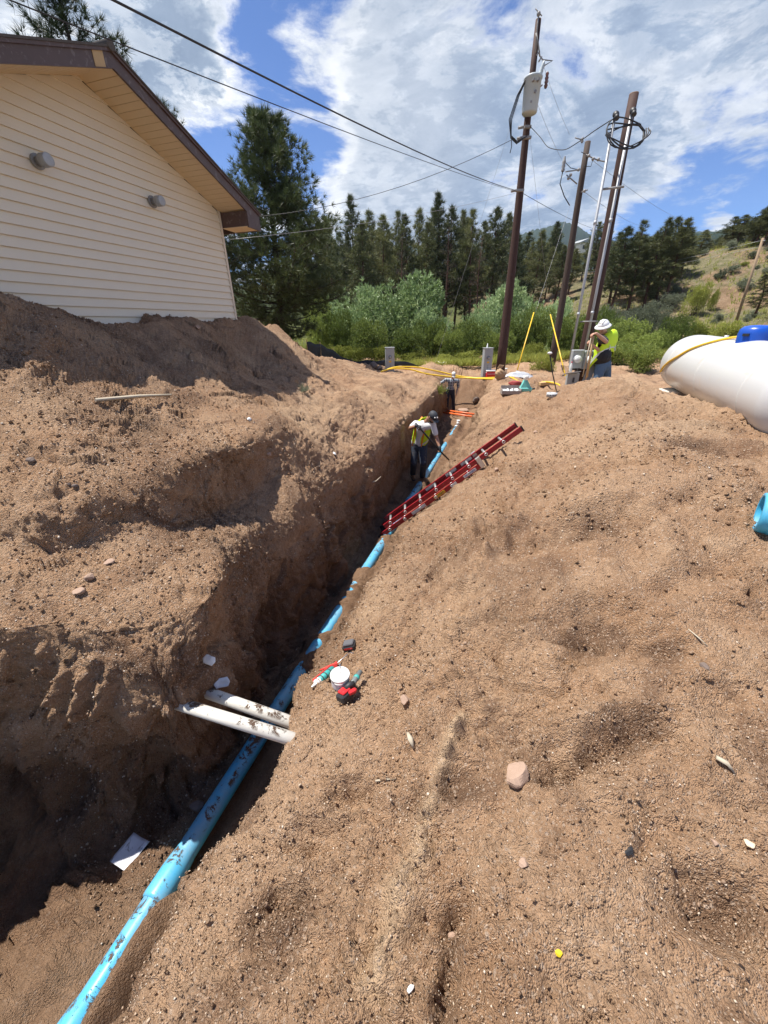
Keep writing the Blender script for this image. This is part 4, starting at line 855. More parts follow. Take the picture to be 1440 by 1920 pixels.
# ------------------------------------------------------------------ gas tank
M_TANK = mat("white_tank_paint", (.56, .565, .575), .33, var=.015, vscale=3, coat=.15, dirt=(.58, .52, .44), dirt_amt=.14, dscale=2.6, bump=.0012, bscale=4)
M_BLUE = mat("blue_dome_plastic", (.010, .075, .42), .3)
def gas_tank():
    a_ = V_(6.33, 8.35, -.80); b_ = V_(4.58, 4.10, -.80); ax = (b_ - a_).normalized(); Lh = (b_ - a_).length; r = .52
    root = empty("propane_tank", (a_.x, a_.y, -1.5)); tag(root, "big white horizontal gas tank with a blue dome on top", "gas tank"); o_ = a_ - root.location
    prof = [(r * math.sin(t), -.34 * math.cos(t)) for t in np.linspace(0.001, math.pi / 2, 14)] + [(r, Lh * k / 6) for k in range(1, 7)] + [(r * math.cos(t), Lh + .34 * math.sin(t)) for t in np.linspace(.12, math.pi / 2 - .001, 12)]
    mb = MB(); mb.lathe(o_, ax, prof, 72); mb.build("shell", M_TANK, root)
    sm = mat("weld_seam", (.60, .60, .59), .5)
    for f in (.45, 2.35, 4.1):
        mb = MB(); mb.lathe(o_ + ax * f, ax, [(r - .002, 0), (r + .0035, .004), (r + .0035, .012), (r - .002, .016)], 72); mb.build("weld_seam", sm, root)
    # dome
    tp = aY(1372, 628, 5.75); c = Vector((a_ + ax * (6.0 - a_.y) / ax.y)) - root.location; c.z = -.80 + r - root.location.z
    mb = MB(); mb.lathe(c + V_(0, 0, -.06), (0, 0, 1), [(.205, 0), (.21, .14), (.20, .20), (.165, .235), (.10, .25), (.001, .255)], 28); dm = mb.build("valve_dome", M_BLUE, root)
    mb = MB(); h_ = c - ax * 0 + V_(-.19, -.06, .07); mb.box(h_, (.05, .08, .035), rot=(0, 0, R(20))); mb.build("lid_handle", M_BLACKM, dm)
    sd = Vector((-ax.y, ax.x, 0))
    for f in (-.55,):
        q = c - ax * .55 * 1 + V_(0, 0, -.02); mb = MB(); pts = [q + ax * (.05 * math.cos(t)) + V_(0, 0, .02 + .09 * math.sin(t)) for t in np.linspace(0, math.pi, 9)]; mb.tube(pts, .014, 6); mb.build("lifting_lug", M_TANK, root)
    q = c - ax * 1.1; mb = MB(); mb.cyl(q + V_(0, 0, -.02), q + V_(0, 0, .03), .03, n=10); mb.build("port_cap", M_TANK, root)
    mb = MB(); q = c + ax * -.32; mb.cyl(q + V_(0, 0, -.02), q + V_(0, 0, .04), .022, n=8); mb.build("port_cap", M_GALV, root)
    # saddles
    for f in (.95, 3.3):
        q = o_ + ax * f; mb = MB()
        for s in (-1, 1):
            mb.box(q + sd * s * .30 + V_(0, 0, -.62), (.09, .09, .34), rot=(0, 0, math.atan2(ax.y, ax.x)))
        mb.box(q + V_(0, 0, -.53), (.09, .62, .12), rot=(0, 0, math.atan2(ax.y, ax.x))); mb.build("leg", M_DULLGALV, root)
        mb = MB(); mb.box(q + V_(0, 0, -.80), (.30, 1.1, .10), rot=(0, 0, math.atan2(ax.y, ax.x)), bev=.01); mb.build("footing_block", mat("concrete_block", (.42, .40, .37), .9, var=.1), root)
    # fill the ground-level pad seen as a pale strip
    global TANK_A, TANK_AX
    TANK_A, TANK_AX = a_, ax
    # hose draped from the dome over the flank
    pts = []
    cc_ = c + root.location
    for (f, ang) in ((6.5, 14), (6.62, 26), (6.85, 40), (7.12, 54), (7.35, 68), (7.7, 82), (8.0, 96), (8.22, 108)):
        axp = a_ + ax * ((f - a_.y) / ax.y); th = R(ang); n_ = (-sd if sd.x > 0 else sd)
        pts.append(axp + n_ * (math.sin(th) * (r + .022)) + V_(0, 0, math.cos(th) * (r + .022)))
    pts = [cc_ + V_(-.17, -.02, .05)] + pts
    C_ = hermite(np.array([list(p) for p in pts]), [6] * (len(pts) - 1)); mb = MB(); mb.tube([Vector(p) - pts[0] for p in C_], .019, 8)
    tag(mb.build("gas_hose", M_YEL, loc=pts[0]), "yellow gas hose draped from the blue dome down the white tank", "hose")
gas_tank()
# ------------------------------------------------------------------ vegetation
def leaf_mat(name, c0_, c1_, rough=.6, trans=.25, spec=.3, scale=1.2):
    m = bpy.data.materials.new(name); m.use_nodes = True; w = NT(m.node_tree); b = w.n['Principled BSDF']
    tc = w.node('ShaderNodeTexCoord').outputs['Object']; oi = w.node('ShaderNodeObjectInfo').outputs['Random']
    g = w.node('ShaderNodeNewGeometry').outputs['Random Per Island']
    f = w.math('ADD', w.math('MULTIPLY', w.noise(tc, scale, 4, .6), .7), w.math('MULTIPLY', g, .45))
    f = w.math('ADD', f, w.math('MULTIPLY', w.math('SUBTRACT', oi, .5), .6))
    c = w.ramp(f, [(.25, c0_), (.85, c1_)])
    w.set(b, 'Base Color', c); w.set(b, 'Roughness', rough); w.set(b, 'Specular IOR Level', spec)
    if trans:
        t = w.node('ShaderNodeBsdfTranslucent', Color=c); mx = w.node('ShaderNodeMixShader', Fac=trans)
        w.l.new(b.outputs[0], mx.inputs[1]); w.l.new(t.outputs[0], mx.inputs[2]); w.l.new(mx.outputs[0], w.n['Material Output'].inputs[0])
    return m
M_NEEDLE = leaf_mat("pine_needles", (.050, .066, .028), (.21, .215, .085), .55, .15)
M_NEEDLE_NEAR = leaf_mat("pine_needles_near", (.026, .044, .018), (.105, .135, .050), .5, .15)
M_DEAD = leaf_mat("dry_needles", (.050, .042, .030), (.13, .10, .07), .8, 0)
M_WILLOW = leaf_mat("silver_willow_leaves", (.14, .215, .065), (.50, .62, .32), .5, .3, .5)
M_SHRUB = leaf_mat("green_shrub_leaves", (.10, .145, .030), (.36, .43, .11), .55, .3)
M_YSHRUB = leaf_mat("yellow_green_leaves", (.18, .21, .035), (.50, .52, .13), .55, .35)
M_SAGE = leaf_mat("sage_leaves", (.10, .12, .07), (.26, .28, .19), .7, .2)
M_BARK = mat("pine_bark", (.105, .050, .034), .95, var=.4, vscale=12, bump=.01, bscale=22)
M_BARKD = mat("dark_bark", (.040, .028, .022), .95, var=.4, vscale=12)
def blades(P_, D_, L_, W_, per, spread, rg):
    """thin triangles fanned about direction D at each point"""
    n = len(P_); P_ = np.repeat(P_, per, 0); D_ = np.repeat(D_, per, 0); L_ = np.repeat(L_, per)
    r = rg.normal(size=(n * per, 3)); d = D_ + spread * r; d /= np.linalg.norm(d, axis=1, keepdims=True)
    s = np.cross(d, rg.normal(size=(n * per, 3))); s /= np.linalg.norm(s, axis=1, keepdims=True)
    L_ = L_ * rg.uniform(.7, 1.15, n * per); w_ = (L_ * W_)[:, None]
    V = np.stack([P_ - s * w_ * .5, P_ + s * w_ * .5, P_ + d * L_[:, None]], 1).reshape(-1, 3)
    return V, np.arange(len(V)).reshape(-1, 3)
def pine(seed, H, rad, base, nbr, tuft, per, m_leaf, trunk_r, sparse=0.0, name="pine_tree", dense_top=True, wr=.09, dens=2.6):
    rg = np.random.default_rng(seed); rnd = random.Random(seed)
    root = bpy.data.objects.new(name, None); COL.objects.link(root); root.empty_display_size = .2
    mb = MB(); lean = [rnd.uniform(-.02, .02) * H, rnd.uniform(-.02, .02) * H]
    def tp(f): return Vector((lean[0] * f + .012 * H * math.sin(f * 4 + seed), lean[1] * f + .012 * H * math.cos(f * 5), H * f))
    mb.tube([tp(f) for f in np.linspace(0, .985, 12)], [trunk_r * (1 - f) ** .8 + .012 for f in np.linspace(0, .985, 12)], 8)
    Pt = []; Dt = []; Ls = []
    for i in range(nbr):
        f = base + (1 - base) * ((i + rnd.random()) / nbr) ** .9; f = min(f, .985)
        g = (f - base) / (1 - base)
        env = (min(1, g / .22) ** .6) * (1 - g) ** .72 * 1.18 + .05
        L_ = rad * env * rnd.uniform(.45, 1.15); az = rnd.uniform(0, 2 * math.pi); el = rnd.uniform(-.15, .25) + .9 * g ** 2
        p0 = tp(f); dirv = Vector((math.cos(az) * math.cos(el), math.sin(az) * math.cos(el), math.sin(el)))
        pts = []
        for k in range(5):
            t = k / 4; q = p0 + dirv * (L_ * t); q.z += L_ * (-.18 * t + .28 * t * t); pts.append(q)
        mb.tube(pts, [max(.008, trunk_r * .20 * (1 - f) + .006) * (1 - .7 * t / 4) for t in range(5)], 4, cap=False)
        if rnd.random() < sparse: continue
        nt = max(3, int(L_ / tuft * dens))
        for k in range(nt):
            t = rnd.uniform(.28, 1.0) ** .7; j = min(3, int(t * 4)); q = pts[j].lerp(pts[j + 1], t * 4 - j)
            off = Vector((rnd.gauss(0, 1), rnd.gauss(0, 1), rnd.gauss(.25, .5))); sp = L_ * .15 * (1.15 - .4 * t)
            q2 = q + off * sp; Pt.append(q2); dd = (dirv * .7 + off.normalized() * .7 + Vector((0, 0, .45))).normalized(); Dt.append(dd); Ls.append(tuft * rnd.uniform(.75, 1.2))
            if k % 3 == 0: mb.tube([q, q2], [.008 * H / 10, .003 * H / 10], 3, cap=False)
    mb.build("trunk", M_BARKD if H < 13 else M_BARK, root)
    Pt = np.array([list(p) for p in Pt]); Dt = np.array([list(p) for p in Dt]); Ls = np.array(Ls)
    V, F = blades(Pt, Dt, Ls, wr, per, .62, rg)
    mesh_np("crown", V, F, m_leaf, root)
    return root
def bush(seed, W_, H, n, leaf, m_leaf, name="shrub", stems=14, lobes=7, per=5, wr=.34):
    rg = np.random.default_rng(seed); rnd = random.Random(seed); root = bpy.data.objects.new(name, None); COL.objects.link(root); root.empty_display_size = .2
    mb = MB(); Pt = []; Dt = []
    cen = [(rnd.uniform(-.5, .5) * W_ * .62, rnd.uniform(-.5, .5) * W_ * .5, H * rnd.uniform(.30, .80), rnd.uniform(.11, .24) * W_) for _ in range(lobes + 4)]
    cen.append((0, 0, H * .45, .32 * W_))
    for _ in range(stems):
        c = rnd.choice(cen); e = Vector((c[0] + rnd.gauss(0, .3) * c[3], c[1] + rnd.gauss(0, .3) * c[3], c[2] + c[3] * .3)); a_ = Vector((rnd.uniform(-.1, .1) * W_, rnd.uniform(-.1, .1) * W_, 0))
        mid = a_.lerp(e, .5) + Vector((e.x * .15, e.y * .15, .1 * H)); mb.tube([a_, mid, e], [.03 * H / 2.5, .018 * H / 2.5, .005], 4, cap=False)
    mb.build("stems", M_BARKD, root)
    k = n // len(cen)
    for c in cen:
        v = rg.normal(size=(k, 3)); v /= np.linalg.norm(v, axis=1, keepdims=True); r_ = rg.uniform(.35, 1.0, k) ** .45
        wob = 1 + .6 * fbm(v * 1.0 + seed, 1.7, 3, seed)
        p = v * (r_ * c[3] * wob)[:, None] * np.array([1, 1, .95 * H / W_ * 1.25]) + np.array(c[:3]); p = p[p[:, 2] > .02]
        Pt.append(p); Dt.append(v[:len(p)] + np.array([0, 0, .5]))
    Pt = np.concatenate(Pt); Dt = np.concatenate([d_ for d_ in Dt]); Dt = Dt[:len(Pt)]; Dt /= np.linalg.norm(Dt, axis=1, keepdims=True)
    V, F = blades(Pt, Dt, np.full(len(Pt), leaf), wr, per, .7, rg); mesh_np("foliage", V, F, m_leaf, root); return root
used_src = set()
def put(src, loc, s, rz, label, cat, group=None, sz=None):
    if src.name in used_src: o = copy_tree(src)
    else: o = src; used_src.add(src.name)
    for k in ('label', 'group', 'category'):
        if k in o: del o[k]
    o.location = loc; o.rotation_euler = (0, 0, rz); o.scale = (s, s, sz or s); tag(o, label, cat, group); return o

# the big pine beyond the house corner
top = aY(492, 190, 20.0); bx = aY(536, 600, 20.0).x
BIG = pine(11, .95 * (top.z + 2.3), 3.4, .18, 225, .27, 24, M_NEEDLE_NEAR, .20, .03, wr=.08, dens=4.3)
put(BIG, (bx - .15, 20.0, -2.3), 1, 0, "tall dark ponderosa pine rising just beyond the house corner", "tree")
t2 = aY(78, -75, 14.0); B2 = pine(23, 8.5, 2.3, .25, 130, .24, 22, M_NEEDLE_NEAR, .16, wr=.06, dens=3.5)
put(B2, (t2.x, 14.0, t2.z - 8.5), 1, 1, "pine whose tip shows above the roof edge at top left", "tree")
t3 = aY(314, 203, 17.0); put(B2, (t3.x, 17.0, t3.z - 7.2), .85, 2.6, "pine almost wholly hidden behind the roof, only its tip showing", "tree")

FAR = [pine(100 + i, 14., (2.1, 2.4, 1.8, 2.7, 2.0, 2.5)[i], (.30, .22, .34, .25, .12, .3)[i], 130, .50, 15, M_NEEDLE, .17, (0, .05, .1, 0, 0, .1)[i], dens=3.4) for i in range(6)]
SNAG = pine(140, 14., 2.0, .2, 80, .45, 8, M_DEAD, .15, .55)
tops = [(655, 372, 50, 0), (617, 425, 46, 4), (634, 440, 52, 2), (690, 398, 54, 1), (672, 420, 47, 5), (716, 408, 50, 3), (742, 400, 58, 2), (762, 406, 48, 0), (784, 393, 52, 4), (800, 420, 47, 1),
        (824, 366, 50, 0), (812, 395, 56, 5), (846, 392, 49, 3), (866, 398, 55, 1), (893, 395, 48, 2), (880, 415, 52, 4), (915, 418, 56, 5), (935, 393, 50, 3), (958, 402, 54, 1), (975, 440, 47, 0),
        (989, 437, 60, 5), (1017, 433, 52, 4), (1003, 455, 56, 2), (1037, 465, 60, 3), (1057, 462, 55, 1), (1080, 468, 58, 0), (1075, 450, 66, 2), (1100, 470, 62, 5), (1120, 478, 58, 4), (1140, 462, 66, 1)]
pos_words = ["left of the tall pole", "right of the tall pole"]
def tree_at(px, py, Y, k, lab, grp, cat="tree", src=None):
    t = aY(px, py, Y); g = lz(t.x, Y); h = max(3.0, t.z - g + .2); s = h / 14.0
    put(src or FAR[k], (t.x, Y, g - .2), 1, random.uniform(0, 6.28), lab, cat, grp, s); o = bpy.data.objects[-1] if False else None
def put_far(px, py, Y, k, lab, grp, src=None, wide=1.0):
    t = aY(px, py, Y); g = lz(t.x, Y); h = max(2.5, t.z - g + .2); s = h / 14.0; sx = (.45 + .55 * s) * wide
    o = put(src or FAR[k], (t.x, Y, g - .2), 1, random.uniform(0, 6.28), lab, "tree", grp); o.scale = (sx, sx, s); return o
LM = {0: "slender pine in the forest row behind the silvery bushes, %s", 3: "broad full pine in the forest row behind the bushes, %s"}
G1 = "pines of the forest row behind the bushes"
G1L = "dark green pine in the dense forest row behind the bushes and poles"
SPEC = {0: "tall slender pine standing out above the row, nearest the big pine", 10: "tallest pine of the forest row, its thin crown midway between big pine and tall pole",
        18: "pine of the forest row directly behind the tall pole's shaft", 21: "pine with a pointed crown just right of the tall pole, below the mountain"}
ORD = ["first", "second", "third", "fourth", "fifth", "sixth", "seventh", "eighth", "ninth", "tenth", "eleventh", "twelfth", "thirteenth", "fourteenth", "fifteenth", "sixteenth", "seventeenth", "eighteenth", "nineteenth", "twentieth",
       "twenty-first", "twenty-second", "twenty-third", "twenty-fourth", "twenty-fifth", "twenty-sixth", "twenty-seventh"]
FORM = ["slender", "full crowned", "narrow sparse", "broad", "low branched", "loose crowned"]
lft = sorted([t for i, t in enumerate(tops) if i not in SPEC and t[0] < 950]); rgt = sorted([t for i, t in enumerate(tops) if i not in SPEC and t[0] >= 950])
for i, (px, py, Y, k) in enumerate(tops):
    if i in SPEC: put_far(px, py, Y, k, SPEC[i], None)
for i, (px, py, Y, k) in enumerate(lft): put_far(px, py, Y, k, "%s pine, %s of the front forest row counted right from the big pine" % (FORM[k], ORD[i]), G1)
for i, (px, py, Y, k) in enumerate(rgt): put_far(px, py, Y, k, "%s pine, %s of the forest row counted right from the tall pole" % (FORM[k], ORD[i]), G1)
G1L = "dark pine of the crowded rows behind the front forest row"; G1 = "pines of the rear forest rows"
for i in range(34):   # the rows behind
    px = random.uniform(560, 1150); put_far(px, random.uniform(405, 480), random.uniform(62, 85), i % 6, G1L, G1)
G4 = "tall pines on the right hillside"; G4L = "tall dark pine in the clump at the top of the bare hillside"
for hi, (px, py, Y, k) in enumerate(sorted([(1168, 437, 46, 0), (1180, 428, 42, 3), (1196, 440, 48, 1), (1215, 415, 42, 2), (1228, 440, 46, 5), (1247, 412, 42, 4), (1258, 430, 46, 1), (1272, 410, 43, 3), (1288, 412, 42, 0), (1300, 428, 46, 2), (1163, 455, 52, 5), (1205, 450, 50, 4), (1236, 452, 50, 1), (1286, 445, 48, 5),
                       (1313, 470, 56, 4), (1333, 452, 70, 2), (1350, 446, 68, 3), (1368, 440, 62, 1), (1386, 406, 54, 5), (1398, 404, 53, 3), (1412, 420, 56, 1), (1430, 400, 50, 2), (1442, 388, 48, 3), (1458, 380, 47, 5), (1374, 455, 58, 0), (1421, 440, 54, 4), (1480, 400, 50, 1)])):
    put_far(px, py, Y, k, "%s pine of the hillside clumps, %s from the left" % (FORM[k], ORD[hi]), G4, wide=1.1)
for (px, py, Y) in ((838, 430, 46), (757, 440, 45), (905, 450, 46)): put_far(px, py, Y, 0, "sparse brown half-dead conifer standing %s" % {838: "nearest the tallest forest pine", 757: "behind the largest willow bush", 905: "just left of the tall pole"}[px], None, SNAG)
yp = aY(1418, 585, 30); yt = aY(1418, 512, 30); o = put(FAR[4], (yp.x, 30, yp.z - .1), 1, 2, "young bushy pine standing alone on the red slope at far right", "tree"); s_ = (yt.z - yp.z) / 14; o.scale = (s_ * 2.6, s_ * 2.6, s_)
yp = aY(1452, 640, 22); o = put(FAR[3], (yp.x, 22, yp.z), 1, 2, "dark pine cut off by the right picture edge, above the gas tank", "tree"); o.scale = (.28, .28, .17)

WIL = [bush(200 + i, 5.0, 3.6, 4600, .17, M_WILLOW, "willow_bush") for i in range(3)]
GRN = [bush(220 + i, 4.0, 2.4, 4200, .13, M_SHRUB, "shrub") for i in range(3)]
YEL = [bush(240 + i, 3.0, 1.6, 3200, .10, M_YSHRUB, "shrub") for i in range(2)]
SAG2 = [bush(280 + i, 4.0, 2.4, 2400, .13, M_SAGE, 'scrub_bush') for i in range(2)]
SAG = [bush(260 + i, 1.6, .9, 900, .10, M_SAGE, "sage_bush", per=4) for i in range(2)]
def bush_at(src, px, top_y, Y, w_px, lab, cat, grp=None, ref=(5.0, 3.6)):
    t = aY(px, top_y, Y); g = (lz(t.x, Y) if Y > 24 else -2.0); h = max(.5, t.z - g); w_ = w_px * (Y * .93) / FPX
    o = put(src, (t.x, Y, g - .1), 1, random.uniform(0, 6.28), lab, cat, grp); o.scale = (w_ / ref[0] * 1.0, w_ / ref[0] * 1.0, h / ref[1] * (1.08 if ref[1] > 3 else 1.2)); return o
for (px, py, Y, w_, lab) in [(735, 508, 30, 210, "largest silvery green willow bush, left of centre below the forest"), (655, 535, 32, 140, "willow bush left of the largest one, beside the big pine trunk"), (800, 575, 28, 110, "willow bush on the right flank of the largest one"),
                             (950, 528, 31, 150, "silvery willow bush behind the tall pole"), (905, 580, 28, 90, "small willow bush just left of the tall pole"), (1035, 552, 32, 90, "silvery willow bush between the tall pole and the service pole"), (1075, 590, 27, 100, "willow bush behind the farthest pole and its right guard")]:
    bush_at(random.choice(WIL), px, py, Y, w_, lab, "bush")
GL = "leafy green shrub, %s from the left in the belt behind the silt fence"; GG = "green shrubs behind the silt fence"
for hi, (px, py, Y, w_) in enumerate(sorted([(600, 600, 26, 90), (640, 612, 25, 80), (700, 622, 24, 90), (760, 628, 24, 90), (815, 618, 25, 80), (850, 630, 24, 70), (890, 625, 25, 80), (930, 632, 24, 70), (975, 615, 25, 90), (1010, 600, 25, 70), (1060, 610, 24, 80), (1095, 605, 24, 70), (1140, 610, 25, 90), (1180, 600, 27, 90), (1215, 625, 23, 80), (1170, 640, 20, 100), (1215, 648, 17, 90), (1240, 620, 24, 70), (1130, 590, 28, 80), (1270, 600, 26, 60)])):
    bush_at(random.choice(GRN), px, py, Y, w_, GL % ORD[hi], "shrub", GG, (4.0, 2.0 if px < 1110 else 2.4))
YL = "bright yellow green shrub, %s from the left right behind the silt fence"; YG = "yellow green shrubs behind the silt fence"
for hi, (px, py, Y, w_) in enumerate(sorted([(500, 597, 22, 60), (585, 640, 22.5, 60), (620, 645, 23, 70), (668, 650, 23, 70), (720, 648, 23, 60), (775, 655, 23.5, 80), (830, 660, 23.5, 60), (880, 655, 23.5, 70), (940, 655, 23.5, 60), (1000, 640, 23, 60), (560, 648, 24, 60), (860, 640, 25, 70), (1022, 668, 16.5, 50)])):
    bush_at(random.choice(YEL), px, py, Y, w_, YL % ORD[hi], "shrub", YG, (3.0, 1.6))
HL = "green scrub bush, %s from the left on the lower hillside"; HG = "scrub bushes low on the hillside"
for hi, (px, py, Y, w_) in enumerate(sorted([(1165, 565, 34, 110), (1205, 560, 36, 90), (1240, 552, 38, 90), (1265, 540, 40, 70), (1185, 590, 30, 80), (1225, 585, 31, 60), (1260, 572, 34, 60), (1145, 555, 38, 90), (1215, 535, 44, 60)])):
    bush_at(random.choice(SAG2), px, py, Y, w_, HL % ORD[hi], "shrub", HG, (4.0, 2.4)).scale *= .7
for (px, py, Y, w_, lab) in [(1319, 524, 38, 42, "round yellow green bush alone in the middle of the hillside"), (1346, 537, 38, 18, "tiny bush just right of the round hillside bush"), (1383, 525, 44, 22, "small dark bush upper right on the hillside"), (1395, 500, 48, 34, "dark low bush below the hilltop trees"), (1330, 600, 26, 80, "green bush right behind the white tank's left end"), (1375, 595, 24, 60, "green bush right behind the blue dome")]:
    t = aY(px, py, Y); g = lz(t.x, Y); w2 = w_ * Y * .9 / FPX; o = put(YEL[0], (t.x, Y, g - .1), 1, px, lab, "bush"); o.scale = (w2 / 3.0,) * 2 + (max(.4, t.z - g) / 1.6,)
for i in range(70):
    px = random.uniform(1150, 1450); Y = random.uniform(26, 60); x_ = aY(px, 500, Y).x; o = put(SAG[i % 2], (x_, Y, lz(x_, Y) - .05), 1, random.uniform(0, 6), "small grey green sage tuft scattered on the bare hillside", "sage", "sage tufts on the hillside"); o.scale = (random.uniform(.4, 1.1),) * 3
# meadow grass between the fence and the shrubs and on the hill
def grass():
    n = 26000; rg = np.random.default_rng(5); u_ = rg.uniform(500, 1450, n); Y = 21.5 + 34 * rg.random(n) ** 1.6
    X = (u_ - 720) / FPX * Y * .93; k = rg.random(n) < np.where(X > 22, .35, 1.0); X = X[k]; Y = Y[k]; Zg = land(X, Y)
    Pn = np.stack([X, Y, Zg], 1); V, F = blades(Pn, np.tile([0, 0, 1.], (len(Pn), 1)), np.full(len(Pn), .42), .10, 5, .38, rg)
    tag(mesh_np("grass", V, F, M_YSHRUB), "tall meadow grass behind the silt fence and up the hillside", "grass", kind='stuff')
grass()
# two distant cabins among the trees
for (px, py, Y, w_, lab) in ((1092, 458, 130, 5, "tiny pale cabin on the ridge right of the mountain"), (770, 492, 75, 3.0, "tiny dark cabin glimpsed between the forest pines")):
    p_ = aY(px, py, Y); g = p_.z - 2.2; r_ = empty("cabin", (p_.x, Y, g), .3); tag(r_, lab, "house")
    mb = MB(); mb.box((0, 0, 1.0), (w_, 4, 2.4)); mb.build("wall", M_SIDING, r_)
    mb = MB(); mb.prism([(-w_ * .6, -2.3, 2.2), (w_ * .6, -2.3, 2.2), (0, -2.3, 3.3)], (0, 4.6, 0)); mb.build("roof", M_GREY, r_)
    mb = MB(); mb.box((-w_ * .2, -2.02, 1.2), (.9, .06, .9)); mb.build("window", M_INK, r_)
# ------------------------------------------------------------------ pipes in the trench
def pipe_mat(name, col, dirt_amt):
    m = bpy.data.materials.new(name); m.use_nodes = True; w = NT(m.node_tree); b = w.n['Principled BSDF']
    P_ = w.node('ShaderNodeTexCoord').outputs['Object']; nz = w.sep(w.node('ShaderNodeNewGeometry').outputs['Normal'])[2]
    n = w.math('ADD', w.noise(P_, 9.0, 9, .78, .5), w.math('MULTIPLY', w.noise(P_, 1.1, 2, .5), .35))
    f = w.math('MULTIPLY', w.mapr(n, .74 - dirt_amt, .78 - dirt_amt, 0, 1), w.mapr(nz, .45, .85, 0, 1))
    dust = w.math('MULTIPLY', w.mapr(w.noise(P_, 3.0, 8, .75), .35, .75, .08, .55), w.mapr(nz, -.2, .9, .2, 1))
    c = w.mix(dust, (*col, 1), (.42, .36, .30)); c = w.mix(f, c, (.10, .058, .036))
    w.set(b, 'Base Color', c); w.set(b, 'Roughness', w.math('ADD', .34, w.math('MULTIPLY', f, .6)))
    bn = w.node('ShaderNodeBump', Strength=.7, Distance=.008, Height=w.math('MULTIPLY', f, w.noise(P_, 50, 4, .7))); w.set(b, 'Normal', bn.outputs[0]); return m
M_BPIPE = pipe_mat("blue_pvc", (.040, .41, .69), .03); M_WPIPE = pipe_mat("white_pvc", (.66, .64, .58), .02)
root = empty("water_main_pipe", pp(1.1), 0); tag(root, "long blue plastic pipe lying along the bottom of the trench, partly covered by soil", "water pipe")
def on_pipe(Y, dz=0.0): return pp(Y, 0, dz) - root.location
mb = MB(); mb.tube([on_pipe(Y) for Y in np.linspace(-1.2, 7.0, 30)], .068, 32); mb.build("pipe_length", M_BPIPE, root)
mb = MB(); mb.tube([on_pipe(Y) for Y in np.linspace(7.0, 13.9, 20)], .068, 28); mb.build("pipe_length", M_BPIPE, root)
d_ = (pp(2) - pp(1)).normalized()
for Y in (.42, 1.02, 7.0):
    mb = MB(); mb.lathe(on_pipe(Y), d_, [(.069, 0), (.079, .004), (.081, .02), (.080, .15), (.076, .20), (.0685, .25)], 32); mb.build("bell_joint", M_BPIPE, root)
mb = MB(); mb.tube([on_pipe(13.9), on_pipe(14.05), on_pipe(14.15)], [.085, .085, .05], 16); mb.build("end_coupling", M_WHITE, root)
def two(a, b, r, m, name, label, cat, n=24, group=None):
    a = Vector(a); b = Vector(b); mid = (a + b) / 2; mb = MB(); mb.tube([a - mid, b - mid], r, n); return tag(mb.build(name, m, loc=mid), label, cat, group)
d0, d1 = aZ(375, 1332, -2.02), aZ(524, 1378, -2.05); e_ = (d1 - d0).normalized()
two(d0 - e_ * .5, d1 + e_ * .35, .035, M_WPIPE, "conduit_pipe", "nearer of the two dusty white plastic pipes crossing above the blue pipe", "pipe")
d0, d1 = aZ(398, 1302, -2.10), aZ(528, 1348, -2.12); e_ = (d1 - d0).normalized()
two(d0 - e_ * .5, d1 + e_ * .35, .035, M_WPIPE, "conduit_pipe", "farther of the two dusty white plastic pipes crossing above the blue pipe", "pipe")
two(aZ(400, 1278, -2.2), aZ(428, 1312, -2.32), .035, mat("grey_plastic", (.33, .33, .34), .5), "pipe_stub", "short grey pipe stub sticking out of the bank behind the white pipes", "pipe")
M_ORANGE = mat("orange_conduit_plastic", (.80, .16, .04), .4)
for i, (a, b, y2) in enumerate((((830, 773), (888, 784), .0), ((832, 769), (890, 779), .0))):
    p = on_floor(*a, .03); q = on_floor(*b, .05); two(p, q + V_(.0, 0, .05), .04, M_ORANGE, "orange_conduit", ("nearer", "farther")[i] + " of the two orange conduits crossing the trench floor before the far worker", "conduit", 12)
q = on_floor(858, 797, .05); mb = MB(); mb.cyl((0, 0, 0), (.03, .05, .14), .06, .05, 12); mb.cyl((.03, .05, .14), (.03, .05, .17), .065, n=12); tag(mb.build("pipe_fitting", M_WHITE, loc=q), "small white pipe fitting standing past the far end of the blue pipe", "pipe fitting")
# big blue bell end at right edge
c = aZ(1440, 970, -1.30); g, _ = hitp(1436, 975); bz = gz(c.x, c.y)
g, _ = hitp(1412, 985); c = Vector((g.x, g.y, g.z + .10))
root = empty("blue_pipe_piece", c); tag(root, "short blue pipe bell lying on the dirt at the right picture edge", "pipe"); ax = Vector((.78, -.62, .03)).normalized()
mb = MB(); mb.lathe((0, 0, 0), ax, [(.105, .0), (.112, -.004), (.128, 0), (.134, .02), (.134, .14), (.122, .18), (.112, .22), (.112, 1.1), (.10, 1.1), (.10, .0)], 40); mb.build("bell", M_BPIPE, root)
mb = MB(); mb.lathe((0, 0, 0), ax, [(.1345, .055), (.139, .06), (.139, .085), (.1345, .09)], 40); mb.build("bell_ring", M_BPIPE, root)

